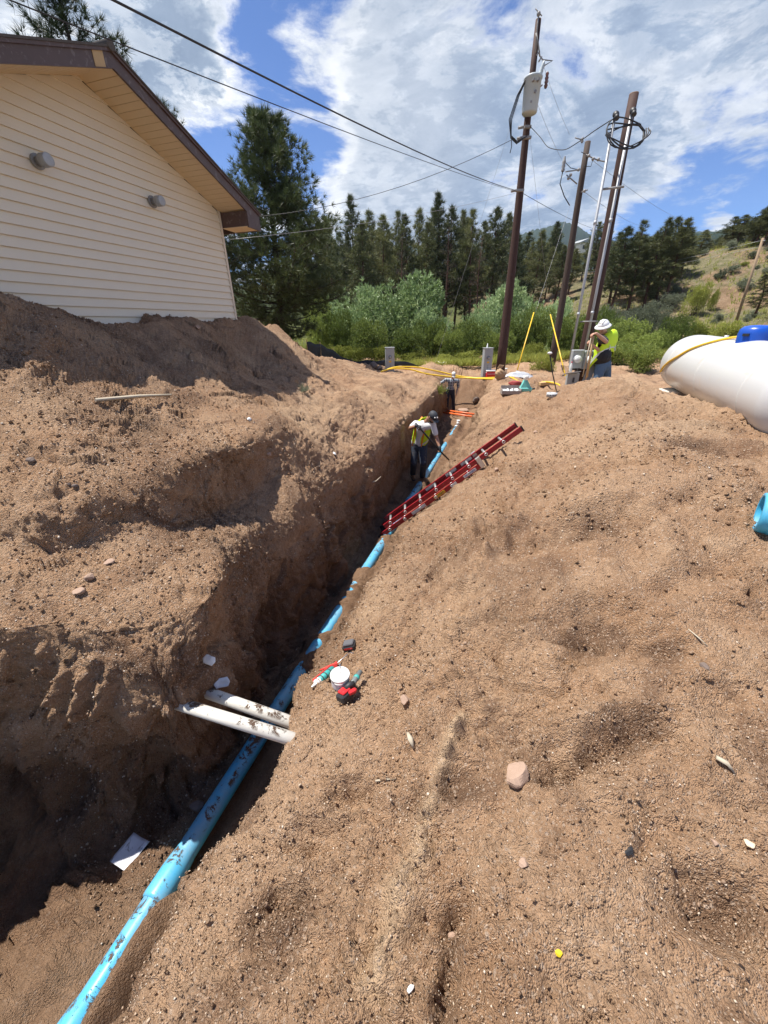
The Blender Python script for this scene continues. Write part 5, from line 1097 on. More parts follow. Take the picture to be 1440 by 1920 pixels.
# ------------------------------------------------------------------ ladder
M_RED = mat("red_fibreglass", (.30, .010, .018), .42, var=.12, vscale=6, dirt=(.25, .15, .10), dirt_amt=.12, dscale=9)
M_RUNG = mat("rung_aluminium", (.66, .66, .65), .38, .7)
def ladder():
    B = on_floor(716, 1002, .05); T = aY(984, 812, 5.55); T.z += .0
    X = (T - B); Ln = X.length; X.normalize(); Yd = Vector((.02, 1, -.10)).normalized(); Yd = (Yd - X * Yd.dot(X)).normalized(); Zd = X.cross(Yd).normalized()
    M = Matrix((X, Yd, Zd)).transposed().to_4x4(); M.translation = B
    root = empty("extension_ladder"); root.matrix_world = M; tag(root, "red extension ladder leaning from the trench floor up over the right bank", "ladder")
    def section(y0, y1, z0, x0, x1, nr, off):
        for y_ in (y0, y1):
            mb = MB(); s = -1 if y_ == y0 else 1
            mb.box(((x0 + x1) / 2, y_, z0), (x1 - x0, .008, .074)); 
            for zz in (-.033, .033): mb.box(((x0 + x1) / 2, y_ - s * .014, z0 + zz), (x1 - x0, .026, .008))
            rl = mb.build("rail", M_RED, root)
        for k in range(nr):
            x = x0 + off + .305 * k
            if x > x1 - .05: break
            mb = MB(); mb.cyl((x, y0 + .0, z0), (x, y1, z0), .019, n=10); rg_ = mb.build("rung", M_RUNG, root)
            for y_, s in ((y0, -1), (y1, 1)):
                mb = MB(); mb.lathe((x, y_ + s * .004, z0), (0, s, 0), [(.026, 0), (.026, .004), (.014, .006), (.014, .001)], 12); mb.build("rung_plate", M_RUNG, rg_)
    section(.0, .33, .080, .12, Ln, 12, .12)            # upper, sliding section
    section(-.035, .365, .0, .0, Ln * .72, 9, .17)     # base section
    M_LBL = mat("white_label", (.62, .62, .60), .5, var=.25, vscale=60)
    def label(x, l, z, m, y=-.005, h=.05):
        mb = MB(); mb.box((x, y, z), (l, .003, h)); mb.build("label", m, root)
    label(Ln * .28, .26, .0, M_LBL, -.041); label(Ln * .43, .20, .0, M_LABY, -.041); label(Ln * .53, .10, .0, M_LBL, -.041); label(Ln * .64, .22, .0, M_LBL, -.041, .045)
    for x in (.40, .55, .66): label(Ln * x, .20, .080, M_LBL, .325, .05)
    o = lettering("WERNER", .045, mat("logo_blue", (.02, .05, .25), .5), root, (Ln * .64, -.0435, 0), (R(90), 0, 0))
    lettering("DANGER", .04, M_INK, root, (Ln * .43, -.0435, 0), (R(90), 0, 0))
    mb = MB(); mb.box((Ln * .72, -.02, .04), (.07, .05, .17)); mb.build("guide_bracket", M_RUNG, root)
    mb = MB(); mb.box((Ln * .72, .35, .04), (.07, .05, .17)); mb.build("guide_bracket", M_RUNG, root)
    for y_ in (-.035, .365): mb = MB(); mb.box((-.02, y_, -.03), (.09, .05, .10), rot=(0, R(15), 0)); mb.build("shoe", M_BLACKM, root)
    for y_ in (0, .33): mb = MB(); mb.box((Ln + .006, y_, .080), (.02, .034, .09)); mb.build("end_cap", M_BLACKM, root)
ladder()

# ------------------------------------------------------------------ tools on the right bank
def ground_at(px, py):
    p, n = hitp(px, py)
    if not p: return aZ(px, py, -1.8), Vector((0, 0, 1))
    # seat small things on the average plane of the rough ground around them
    z0_, sx_, sy_, m_, e_ = 0, 0, 0, -9, .06
    hs = [(dx, dy, gz(p.x + dx * e_, p.y + dy * e_, p.z)) for dx in (-1, 0, 1) for dy in (-1, 0, 1)]
    hs = [(a, b, z if abs(z - p.z) < .12 else p.z) for a, b, z in hs]
    gx = sum(a * z for a, b, z in hs) / 6 / e_; gy = sum(b * z for a, b, z in hs) / 6 / e_
    return p, Vector((-gx, -gy, 1)).normalized()
M_TREDS = mat("tool_red", (.62, .025, .03), .38); M_TBLK = mat("tool_black_rubber", (.025, .025, .028), .55); M_TEAL = mat("teal_print", (.05, .36, .34), .5, var=.2, vscale=60)
M_PINKR = mat("caulk_gun_red", (.78, .07, .06), .4); M_STEEL = mat("plated_steel", (.62, .62, .62), .3, .9)
def plane_frame(px, py, px2, py2, lift=0.0):
    p, n = ground_at(px, py); q, _ = ground_at(px2, py2); d = (q - p); d = (d - n * d.dot(n)).normalized(); s = n.cross(d)
    M = Matrix((d, s, n)).transposed().to_4x4(); M.translation = p + n * lift; return M
# bucket
p, n = ground_at(641, 1300); c = aZ(637, 1262, p.z + .10)
gb = Vector((c.x, c.y, gz(c.x, c.y))); h_ = .115; root = empty("lubricant_tub", gb + V_(0, 0, -.012)); tag(root, "small white round lidded tub with a brush stub, on the bank among the tools", "tub")
M_TUB = mat("white_tub_plastic", (.74, .73, .70), .45, var=.04, vscale=20, dirt=(.42, .30, .20), dirt_amt=.22, dscale=14)
mb = MB(); mb.lathe((0, 0, 0), (0, 0, 1), [(.001, 0), (.046, 0), (.048, .004), (.055, .098), (.001, .098)], 32); mb.build("tub_body", M_TUB, root)
mb = MB(); mb.lathe((0, 0, 0), (0, 0, 1), [(.0553, .03), (.0553, .031), (.0562, .068), (.0555, .076)], 32); mb.build("printed_label", mat("tub_label", (.62, .55, .56), .5, var=.3, vscale=90), root)
mb = MB(); mb.lathe((0, 0, .09), (0, 0, 1), [(.056, 0), (.060, .001), (.0605, .014), (.058, .018), (.054, .018), (.052, .013), (.001, .012)], 32); mb.build("lid", M_TUB, root)
mb = MB(); mb.cyl((.004, .01, .10), (.002, .02, .17), .0035, n=8); mb.build("brush_stub", M_STEEL, root)
# caulk gun with tube
M = plane_frame(590, 1294, 655, 1226, .028); root = empty("caulk_gun"); root.matrix_world = M; tag(root, "red caulking gun holding a teal sealant tube, left of the white tub", "caulking gun")
mb = MB(); mb.lathe((.03, 0, 0), (1, 0, 0), [(.004, -.045), (.006, -.04), (.011, .0), (.012, .002), (.024, .004), (.024, .03), (.024, .031)], 18); mb.build("nozzle", M_WHITE, root)
mb = MB(); mb.cyl((.055, 0, 0), (.215, 0, 0), .0235, n=20); tb = mb.build("sealant_tube", M_TEAL, root)
for x in (.08, .12, .165): mb = MB(); mb.lathe((x, 0, 0), (1, 0, 0), [(.0236, 0), (.0241, .001), (.0241, .009), (.0236, .01)], 20); mb.build("printed_band", M_INK, tb)
mb = MB(); mb.box((.135, .022, .012), (.19, .010, .030)); mb.box((.045, .012, .004), (.006, .04, .045)); mb.box((.235, .0, .0), (.012, .052, .052)); mb.build("cradle", M_PINKR, root)
mb = MB(); mb.tube([(.235, 0, 0), (.27, .01, .01), (.29, .02, .01)], .014, 8); mb.tube([(.27, .015, .01), (.245, .068, .012), (.225, .125, .012)], [.014, .012, .009], 8, sq=(1, .6)); mb.tube([(.28, .02, .008), (.285, .06, .008), (.262, .105, .008)], [.013, .011, .009], 8, sq=(1, .6)); mb.build("handle", M_PINKR, root)
mb = MB(); mb.tube([(.28, 0, .012), (.42, -.005, .016), (.435, -.012, .012), (.435, -.035, .0)], .0035, 8); mb.build("push_rod", M_STEEL, root)
# loose battery
M = plane_frame(648, 1216, 678, 1200, .0); root = empty("battery_pack"); root.matrix_world = M; tag(root, "loose black power tool battery lying above the white tub", "battery")
mb = MB(); mb.box((.045, .0, .020), (.105, .07, .045), bev=.008); mb.build("battery_case", M_TBLK, root)
mb = MB(); mb.box((.05, 0, .050), (.085, .056, .022), bev=.006); mb.build("terminal_block", mat("tool_grey", (.10, .10, .11), .5), root)
mb = MB(); mb.box((.045, -.0355, .024), (.068, .002, .014)); mb.build("red_stripe", M_TREDS, root)
# drill
M = plane_frame(640, 1318, 694, 1276, .004); root = empty("cordless_tool"); root.matrix_world = M; tag(root, "red and black cordless tool with battery and grey barrel right of the white tub", "power tool")
mb = MB(); mb.box((.035, 0, .022), (.085, .068, .048), bev=.008); bt = mb.build("battery", M_TBLK, root)
mb = MB(); mb.box((.0, 0, .030), (.004, .05, .026)); mb.build("battery_label", M_LBLW := mat("battery_label_white", (.6, .6, .6), .5), bt)
mb = MB(); mb.box((.04, 0, .052), (.06, .055, .016), bev=.005); mb.build("battery_foot", M_TREDS, root)
mb = MB(); mb.tube([(.05, 0, .055), (.085, -.006, .062), (.105, -.012, .050)], [.019, .018, .022], 10); mb.build("grip", M_TBLK, root)
mb = MB(); mb.box((.07, -.034, .034), (.06, .026, .036), rot=(0, 0, R(-20)), bev=.012); mb.build("motor_housing", M_TREDS, root)
mb = MB(); mb.tube([(.095, .0, .045), (.14, .015, .045), (.22, .040, .045)], [.022, .019, .015], 14); mb.build("barrel", mat("tool_barrel_grey", (.17, .19, .19), .45), root)
mb = MB(); mb.lathe((.155, .019, .045), (.22, .07, 0), [(.0185, 0), (.020, .001), (.0195, .02), (.018, .021)], 14); mb.build("teal_ring", M_TEAL, root)
lettering("M18", .02, M_INK, root, (-.003, 0, .030), (R(90), 0, R(-90)))

# ------------------------------------------------------------------ litter
def sheet(px, py, w_, h_, m, name, label, cat, tilt=(0, 0, 0), z=None, crumple=.01, lift=.02, nx=9, ny=9, seed=0, corners=None):
    if corners is None:
        p, n = ground_at(px, py); q = n.to_track_quat('Z', 'Y').to_matrix().to_4x4(); q.translation = p + n * lift
    rg = np.random.default_rng(seed); V = []
    for j in range(ny):
        for i in range(nx):
            u, v = i / (nx - 1) - .5, j / (ny - 1) - .5; V.append([u * w_, v * h_, 0])
    V = np.array(V); V[:, 2] += crumple * fbm(V + seed, 2.2 / max(w_, h_), 3, seed) * 2
    mb = MB(); g_ = [(j * nx + i, j * nx + i + 1, (j + 1) * nx + i + 1, (j + 1) * nx + i) for j in range(ny - 1) for i in range(nx - 1)]
    Mr = Euler(tilt).to_matrix(); mb.add([Mr @ Vector(v) for v in V], g_, 0, True); o = mb.build(name, m); o.matrix_world = q
    md = o.modifiers.new("t", 'SOLIDIFY'); md.thickness = .0015; tag(o, label, cat); return o
M_PAPER = mat("dirty_paper", (.68, .68, .72), .7, var=.1, vscale=8, dirt=(.12, .08, .055), dirt_amt=.22, dscale=14)
sheet(249, 1607, .17, .155, M_PAPER, "paper_sheet", "dirty white square of paper on the shaded trench floor left of the blue pipe", "paper", (0, 0, R(38)), lift=.065, crumple=.006)
M_FILM = mat("clear_plastic_film", (.62, .64, .66), .25, var=.2, vscale=30)
p = aZ(392, 1240, -1.86); q = p
def scrap(px, py, w_, h_, m, label, seed, rot, z=None, cat="litter"):
    g, n = ground_at(px, py); toC = -g.normalized(); rg = np.random.default_rng(seed); nx = 8; V = []
    for j in range(nx):
        for i in range(nx):
            u, v = i / (nx - 1) - .5, j / (nx - 1) - .5; V.append([u * w_ * (1 - .6 * abs(v)), v * h_, 0])
    V = np.array(V); V[:, 2] += .35 * w_ * fbm(V + seed, 1.6 / w_, 3, seed)
    Mr = Euler(rot).to_matrix(); mb = MB(); mb.add([Mr @ Vector(v) for v in V], [(j * nx + i, j * nx + i + 1, (j + 1) * nx + i + 1, (j + 1) * nx + i) for j in range(nx - 1) for i in range(nx - 1)], 0, True)
    o = mb.build("plastic_scrap", m, loc=g + toC * .025 + V_(0, 0, .01)); md = o.modifiers.new("t", 'SOLIDIFY'); md.thickness = .001; return tag(o, label, cat)
scrap(392, 1240, .085, .055, M_WHITE, "torn white plastic scrap stuck in the bank above the white pipes", 3, (R(60), R(10), R(-20)))
scrap(417, 1282, .10, .06, M_FILM, "crumpled clear plastic scrap just above the white pipes", 5, (R(50), R(0), R(15)))

# ------------------------------------------------------------------ stones, sticks
def rock_mesh(seed, sx, sy, sz, n=18, m=12, amp=.30, flat=.45):
    rg = np.random.default_rng(seed); V = []
    for i in range(m + 1):
        t = math.pi * i / m
        for j in range(n):
            a = 2 * math.pi * j / n; V.append([math.sin(t) * math.cos(a), math.sin(t) * math.sin(a), math.cos(t)])
    V = np.array(V); r = 1 + amp * fbm(V + seed * 3.7, 1.3, 3, seed)
    for _ in range(7):    # chisel flat faces
        nn = rg.normal(size=3); nn /= np.linalg.norm(nn); dd = V @ nn; r = np.minimum(r, np.where(dd > .2, (1 - flat * rg.uniform(.3, 1)) / np.maximum(dd, .2), 9))
    V = V * r[:, None] * np.array([sx, sy, sz]); F = [(i * n + j, i * n + (j + 1) % n, (i + 1) * n + (j + 1) % n, (i + 1) * n + j) for i in range(m) for j in range(n)]
    return V, F
M_ROCK = mat("granite_stone", (.36, .245, .18), .9, var=.25, vscale=14, bump=.004, bscale=50, dirt=(.28, .19, .13), dirt_amt=.3, dscale=10)
M_ROCKD = mat("dark_stone", (.16, .12, .10), .9, var=.3, vscale=14, bump=.004, bscale=40)
def rock(px, py, wpx, label, m=M_ROCK, seed=1, asp=(1, .8, .6), sink=.35, lab_cat="stone", name="stone"):
    g, n = ground_at(px, py); s = wpx * (g.dot(fw)) / FPX / 2; V, F = rock_mesh(seed, s * asp[0], s * asp[1], s * asp[2])
    mb = MB(); mb.add([tuple(v) for v in V], F, 0, False); o = mb.build(name, m, loc=g + n * s * asp[2] * (1 - sink)); o.rotation_euler = n.to_track_quat('Z', 'Y').to_euler(); return tag(o, label, lab_cat)
rock(972, 1462, 54, "pale pinkish angular stone, the largest on the right slope", seed=3, asp=(1, .85, .6))
rock(370, 1513, 26, "half buried brown stone beside the blue pipe in the shade", M_ROCKD, 5)
rock(60, 865, 16, "small grey stone on the left slope below the house", M_ROCKD, 7); rock(141, 912, 11, "small dark stone, right one of a pair on the left bench", M_ROCKD, 8); rock(130, 908, 8, "small dark stone, left one of a pair on the left bench", M_ROCKD, 9)
rock(150, 1112, 22, "rounded pale clod of earth lying on the left bench", seed=10); rock(168, 1085, 20, "pale clod of earth lying just above another on the left bench", seed=11); rock(205, 1056, 22, "flat pale clod upper right of the two clods on the left bench", seed=12, asp=(1, .8, .35))
rock(762, 1312, 22, "stone with a dark shaded side on the right slope, between tub and light streak", seed=14); rock(1340, 1580, 14, "cream flat stone at right edge of the slope", seed=15); rock(1405, 1583, 22, "cream white flat stone near the right picture edge", mat("cream_stone", (.62, .50, .36), .85), 16, (1, .8, .4))
rock(983, 1623, 22, "pale grainy stone below the largest one", seed=17); rock(848, 1755, 16, "round pale pebble at the head of a dark furrow, bottom centre", seed=18); rock(768, 1855, 17, "small white stone at the bottom centre", mat("white_stone", (.68, .68, .66), .7), 19, (.6, 1.2, .6))
rock(1178, 1596, 22, "black angular stone chip on the right slope", M_BLACKM, 21, (1, .5, .3)); rock(627, 851, 13, "white flat stone on the left bank's face", M_WHITE, 22, (1, .6, .3)); rock(467, 787, 9, "tiny white stone on the left mound above the bench", M_WHITE, 23); rock(370, 616, 12, "small pale stone at the mound's top under the house wall", seed=24); rock(503, 853, 12, "pale flat stone on the lip of the left bench", seed=25)
rock(931, 882, 11, "pale stone below the top of the ladder", seed=26); rock(1004, 811, 9, "tiny pale stone right of the ladder's top", seed=27); rock(1320, 1250, 16, "dark clod on the right slope", M_ROCKD, 28); rock(1046, 1788, 14, "tiny bright yellow blob on the gravel, bottom right", mat("yellow_blob", (.72, .52, .02), .6), 29, (1, .8, .6), .2, "marker")
rock(868, 772, 22, "flat brown boulder in front of the far worker's feet, right of the orange conduits", seed=31, asp=(1, .8, .4)); rock(893, 752, 17, "dark boulder sticking out of the right trench wall by the far worker", M_ROCKD, 32); rock(700, 690, 22, "grey boulder at the foot of the silt fence, left of the left pedestal", M_ROCKD, 33); rock(712, 693, 16, "smaller grey boulder touching the left pedestal", M_ROCKD, 34)
# wooden bits
def stick(pts, r, m, name, label, cat, n=6, sq=(1, 1)):
    mid = Vector(pts[0]); mb = MB(); mb.tube([Vector(p) - mid for p in pts], r, n, sq=sq); return tag(mb.build(name, m, loc=mid), label, cat)
M_LATH = mat("weathered_lath", (.42, .36, .27), .8, var=.2, vscale=14)
a, n = ground_at(178, 755); b, n2 = ground_at(323, 748); stick([a + n * .025, (a + b) / 2 + n * .05, b + n2 * .05], [.018, .018, .012], M_LATH, "wooden_stake", "long thin wooden stake lying on the left dirt mound below the house", "stake", 4)
for (x1, y1, x2, y2, r_, lab) in ((1340, 1423, 1376, 1452, .014, "short flat wood chip on the right slope near the picture edge"), (705, 1465, 742, 1462, .006, "thin straw like sliver on the slope right of the trench lip"), (1290, 1180, 1330, 1215, .005, "crooked dry twig on the right slope")):
    a, n = ground_at(x1, y1); b, n2 = ground_at(x2, y2); stick([a + n * r_, (a + b) / 2 + n * r_ * 1.8, b + n2 * r_ * .5], [r_ * .8, r_, r_ * .3], M_LATH, "wood_chip", lab, "wood", 4, (1, .5))
a, n = ground_at(765, 1375); b, n2 = ground_at(777, 1405); stick([a + n * .01, (a + b) / 2 + n * .03, b + n2 * .01], [.008, .016, .006], M_LATH, "wood_chip", "dry bark curl below the small stone on the right slope", "wood", 5, (1, .4))

# ------------------------------------------------------------------ gravel: uncountable pebbles and crumbs
def gravel():
    rg = np.random.default_rng(42)
    base = []
    for k in range(6):
        t = (1 + 5 ** .5) / 2; v = np.array([(-1, t, 0), (1, t, 0), (-1, -t, 0), (1, -t, 0), (0, -1, t), (0, 1, t), (0, -1, -t), (0, 1, -t), (t, 0, -1), (t, 0, 1), (-t, 0, -1), (-t, 0, 1)], float)
        v /= np.linalg.norm(v[0]); v *= rg.uniform(.72, 1.12, (12, 1)); base.append(v * rg.uniform(.6, 1.1, 3) * np.array([1, 1, .7]))
    Fi = np.array([(0, 11, 5), (0, 5, 1), (0, 1, 7), (0, 7, 10), (0, 10, 11), (1, 5, 9), (5, 11, 4), (11, 10, 2), (10, 7, 6), (7, 1, 8), (3, 9, 4), (3, 4, 2), (3, 2, 6), (3, 6, 8), (3, 8, 9), (4, 9, 5), (2, 4, 11), (6, 2, 10), (8, 6, 7), (9, 8, 1)])
    # candidate surface points: cells of the finished sheet, chosen by how large they show
    Oc = np.array([(1, 0, 0), (-1, 0, 0), (0, 1, 0), (0, -1, 0), (0, 0, .8), (0, 0, -.8)]); OF = np.array([(0, 2, 4), (2, 1, 4), (1, 3, 4), (3, 0, 4), (2, 0, 5), (1, 2, 5), (3, 1, 5), (0, 3, 5)])
    octs = [Oc * rg.uniform(.7, 1.15, (6, 1)) * rg.uniform(.7, 1.1, 3) for _ in range(6)]
    c = .25 * (TP[:-1, :-1] + TP[1:, :-1] + TP[:-1, 1:] + TP[1:, 1:]); nrm = np.cross(TP[1:, :-1] - TP[:-1, :-1], TP[:-1, 1:] - TP[:-1, :-1]); ar = np.linalg.norm(nrm, axis=2); nrm /= ar[..., None] + 1e-12
    nrm = np.where(nrm[..., 2:3] < 0, -nrm, nrm); cf = c.reshape(-1, 3); nf = nrm.reshape(-1, 3); af = ar.ravel()
    dist = np.linalg.norm(cf, axis=1); cols = CCm[:-1, :-1].ravel()
    dens = sstep(-.35, .45, fbm(cf, 1.1, 3, 88)) * .85 + .15
    okc = (cf[:, 1] > .15) & (cf[:, 1] < 9) & (np.abs(cf[:, 0]) < cf[:, 1] * 1.15 + .6) & (nf[:, 2] > .25) & ~((cols > 12) & (cols < 14.4))
    wgt = af * dens * okc / np.maximum(dist, .8) ** 1.7; wgt /= wgt.sum()
    for nm, N_, s0, s1, m, lab in (("gravel", 70000, .0020, .0055, M_GRAVEL, "pale granite grit scattered over the slopes"), ("soil_crumbs", 24000, .0025, .011, M_SOIL, "crumbs and clods of brown soil scattered over the slopes"), ("soil_clods", 600, .006, .018, M_SOIL, "rough clods of soil lying in patches on the slopes"), ("pebbles", 900, .005, .010, M_GRAVEL, "larger pale pebbles scattered over the slopes")):
        idx = rg.choice(len(cf), N_, p=wgt); p = cf[idx] + rg.normal(size=(N_, 3)) * .006; s = s0 + (s1 - s0) * rg.random(N_) ** 3; s = s * np.clip(dist[idx] / 1.8, 1, 2.2)
        bi = rg.integers(0, 6, N_); ang = rg.uniform(0, 2 * np.pi, N_); ca, sa = np.cos(ang), np.sin(ang); nv = 12 if nm in ('pebbles', 'soil_clods') else 6; B_ = np.array(base if nv == 12 else octs)[bi]
        X_ = B_[..., 0] * ca[:, None] - B_[..., 1] * sa[:, None]; Y_ = B_[..., 0] * sa[:, None] + B_[..., 1] * ca[:, None]
        n_ = nf[idx]; t1 = np.cross(n_, np.array([.3, .9, .1])); t1 /= np.linalg.norm(t1, axis=1, keepdims=True); t2 = np.cross(n_, t1)
        V = p[:, None] + s[:, None, None] * (X_[..., None] * t1[:, None] + Y_[..., None] * t2[:, None] + B_[..., 2:3] * n_[:, None]) + n_[:, None] * s[:, None, None] * .25
        F = ((Fi if nv == 12 else OF)[None] + (np.arange(N_) * nv)[:, None, None]).reshape(-1, 3); tag(mesh_np(nm, V.reshape(-1, 3), F, m), lab, "gravel", kind='stuff')
def gravel_mat():
    m = bpy.data.materials.new("gravel"); m.use_nodes = True; w = NT(m.node_tree); b = w.n['Principled BSDF']
    g = w.node('ShaderNodeNewGeometry').outputs['Random Per Island']; c = w.ramp(g, [(0, (.17, .11, .068)), (.35, (.30, .20, .135)), (.7, (.40, .29, .20)), (.93, (.50, .40, .30)), (1, (.62, .55, .47))]); w.set(b, 'Base Color', c); w.set(b, 'Roughness', .85); return m
M_GRAVEL = gravel_mat()
gravel()
# ------------------------------------------------------------------ people
def solid(mb, name, m, parent, voxel=.012, it=4):
    """fuse overlapping closed shapes into one continuous smooth skin"""
    o = mb.build(name, m); a = o.modifiers.new("r", 'REMESH'); a.mode = 'VOXEL'; a.voxel_size = voxel; a.use_smooth_shade = True
    b = o.modifiers.new("s", 'SMOOTH'); b.iterations = it; b.factor = .5
    dg = bpy.context.evaluated_depsgraph_get(); me = bpy.data.meshes.new_from_object(o.evaluated_get(dg)); old = o.data
    o.modifiers.clear(); o.data = me; bpy.data.meshes.remove(old); me.name = name
    me.polygons.foreach_set('use_smooth', [True] * len(me.polygons))
    if parent: o.parent = parent; o.location = -parent.location
    return o
def limb(mb, pts, rad, n=12):
    mb.tube(pts, rad, n)
    for p, r in zip(pts, rad): mb.ball(p, r * .995, n, 8)
def ell(mb, c, r, ax=None): mb.ball(c, r, 16, 10, rot=ax)
def basis_m(fwd, upv):
    u_ = Vector(upv).normalized(); f_ = Vector(fwd); f_ = (f_ - u_ * f_.dot(u_)).normalized(); return Matrix((u_.cross(f_) * -1, f_, u_)).transposed()
SKIN_T = [mat("tanned_skin", (.36, .19, .12), .55), mat("weathered_skin", (.42, .23, .16), .55), mat("sunburnt_skin", (.46, .25, .17), .5)]
M_JEAN = mat("dark_jeans", (.030, .040, .062), .85, var=.35, vscale=9, bump=.002, bscale=120, dirt=(.20, .15, .11), dirt_amt=.12, dscale=7)
M_JEANB = mat("blue_jeans", (.085, .15, .24), .85, var=.3, vscale=9, bump=.002, bscale=120)
M_TEE = mat("white_tee", (.62, .62, .62), .85, var=.08, vscale=7, bump=.004, bscale=18, dirt=(.40, .34, .28), dirt_amt=.12, dscale=8)
M_BTEE = mat("black_shirt", (.018, .018, .022), .8, var=.2, vscale=9, bump=.004, bscale=18)
M_HIVIS = mat("hivis_mesh", (.56, .80, .02), .6, var=.08, vscale=10, bump=.004, bscale=16)
M_REFL = mat("reflective_tape", (.60, .61, .60), .35); M_ORNG = mat("orange_tape", (.90, .22, .03), .5)
M_BOOT = mat("tan_boots", (.30, .17, .085), .7, var=.25, vscale=18); M_DBOOT = mat("dark_boots", (.05, .04, .035), .7)
M_HAIR = mat("dark_hair", (.03, .02, .015), .8); M_BEARD = mat("white_beard", (.62, .60, .56), .9); M_EYE = mat("eye_dark", (.03, .02, .02), .3)
def head(mb, c, B_, s=1.0):
    """skull, jaw, nose and ears about centre c; B_ columns = right, forward, up"""
    P_ = lambda x, y, z: c + B_ @ Vector((x, y, z)) * s
    ell(mb, P_(0, -.008, .025), (.075 * s, .094 * s, .092 * s), B_); ell(mb, P_(0, .022, -.045), (.058 * s, .066 * s, .066 * s), B_)
    mb.tube([P_(0, .080, .018), P_(0, .104, -.014), P_(0, .088, -.022)], [.009 * s, .015 * s, .011 * s], 8)
    for q in (-1, 1): ell(mb, P_(q * .078, -.008, .0), (.010 * s, .022 * s, .032 * s), B_); ell(mb, P_(q * .036, .068, -.02), (.024 * s, .018 * s, .022 * s), B_)
    ell(mb, P_(0, .080, -.056), (.026 * s, .012 * s, .010 * s), B_); ell(mb, P_(0, .066, -.090), (.024 * s, .022 * s, .018 * s), B_); ell(mb, P_(0, .078, .040), (.05 * s, .014 * s, .012 * s), B_)
def hand(mb, w, tip_dir, palm_n, curl=.8, side=1, s=1.0):
    """palm with four unequal bent fingers and a thumb leaving the side of the palm"""
    d = Vector(tip_dir).normalized(); n = Vector(palm_n); n = (n - d * n.dot(d)).normalized(); x = d.cross(n) * side
    ell(mb, w + d * .045 * s, (.040 * s, .020 * s, .046 * s), Matrix((x, n, d)).transposed())
    for k, (L_, r_) in enumerate(((.072, .0095), (.082, .010), (.076, .0095), (.060, .0085))):
        b0 = w + d * .078 * s + x * ((k - 1.5) * -.021 * s); a = 0; p = b0; pts = [w + d * .05 * s + x * ((k - 1.5) * -.018 * s), b0]
        for seg_ in (.45, .32, .23):
            a += curl; p = p + (d * math.cos(a) + n * math.sin(a)) * (L_ * seg_ * s); pts.append(p)
        limb(mb, pts, [r_ * s * 1.1, r_ * s * 1.05, r_ * s, r_ * s * .92, r_ * s * .8], 8)
    b0 = w + d * .02 * s + x * .034 * s; limb(mb, [b0, b0 + (d * .6 + x * .6 + n * .4).normalized() * .035 * s, b0 + (d * .9 + x * .35 + n * .7).normalized() * .065 * s], [.013 * s, .011 * s, .009 * s], 8)
def boots(ankle, fwd, m, parent, nm="boot"):
    f_ = Vector((fwd[0], fwd[1], 0)).normalized(); a = Vector(ankle); mb = MB(); z = -.075
    limb(mb, [a + V_(0, 0, .06), a + V_(0, 0, -.02)], [.055, .052]); limb(mb, [a + V_(0, 0, -.035) - f_ * .02, a + f_ * .08 + V_(0, 0, -.045), a + f_ * .17 + V_(0, 0, -.052)], [.046, .045, .038])
    o = solid(mb, nm, m, parent, .008, 3)
    rz = math.atan2(f_.y, f_.x); mb = MB(); mb.box(a + f_ * .065 + V_(0, 0, -.088) - parent.location, (.30, .10, .022), rot=(0, 0, rz), bev=.01); s = mb.build("sole", M_BLACKM, o); s.location = parent.location; return o
def torso_mb(hip, chest, neck, sh_l, sh_r, hips_w, k=1.0, belly=0.0, fwd=None):
    mb = MB(); limb(mb, [hip, hip.lerp(chest, .5), chest], [.135 * k, .128 * k, .145 * k], 16)
    for s_ in (sh_l, sh_r): limb(mb, [chest, s_.lerp(chest, .25), s_], [.12 * k, .085 * k, .062 * k])
    x = (sh_r - sh_l).normalized()
    for q in (-1, 1): mb.ball(hip + x * (hips_w * q), .105 * k, 12, 8)
    limb(mb, [chest, neck], [.10 * k, .058 * k])
    if belly: mb.ball(hip.lerp(chest, .35) + fwd * .10, (.17 + belly, .17 + belly, .20), 14, 10)
    return mb
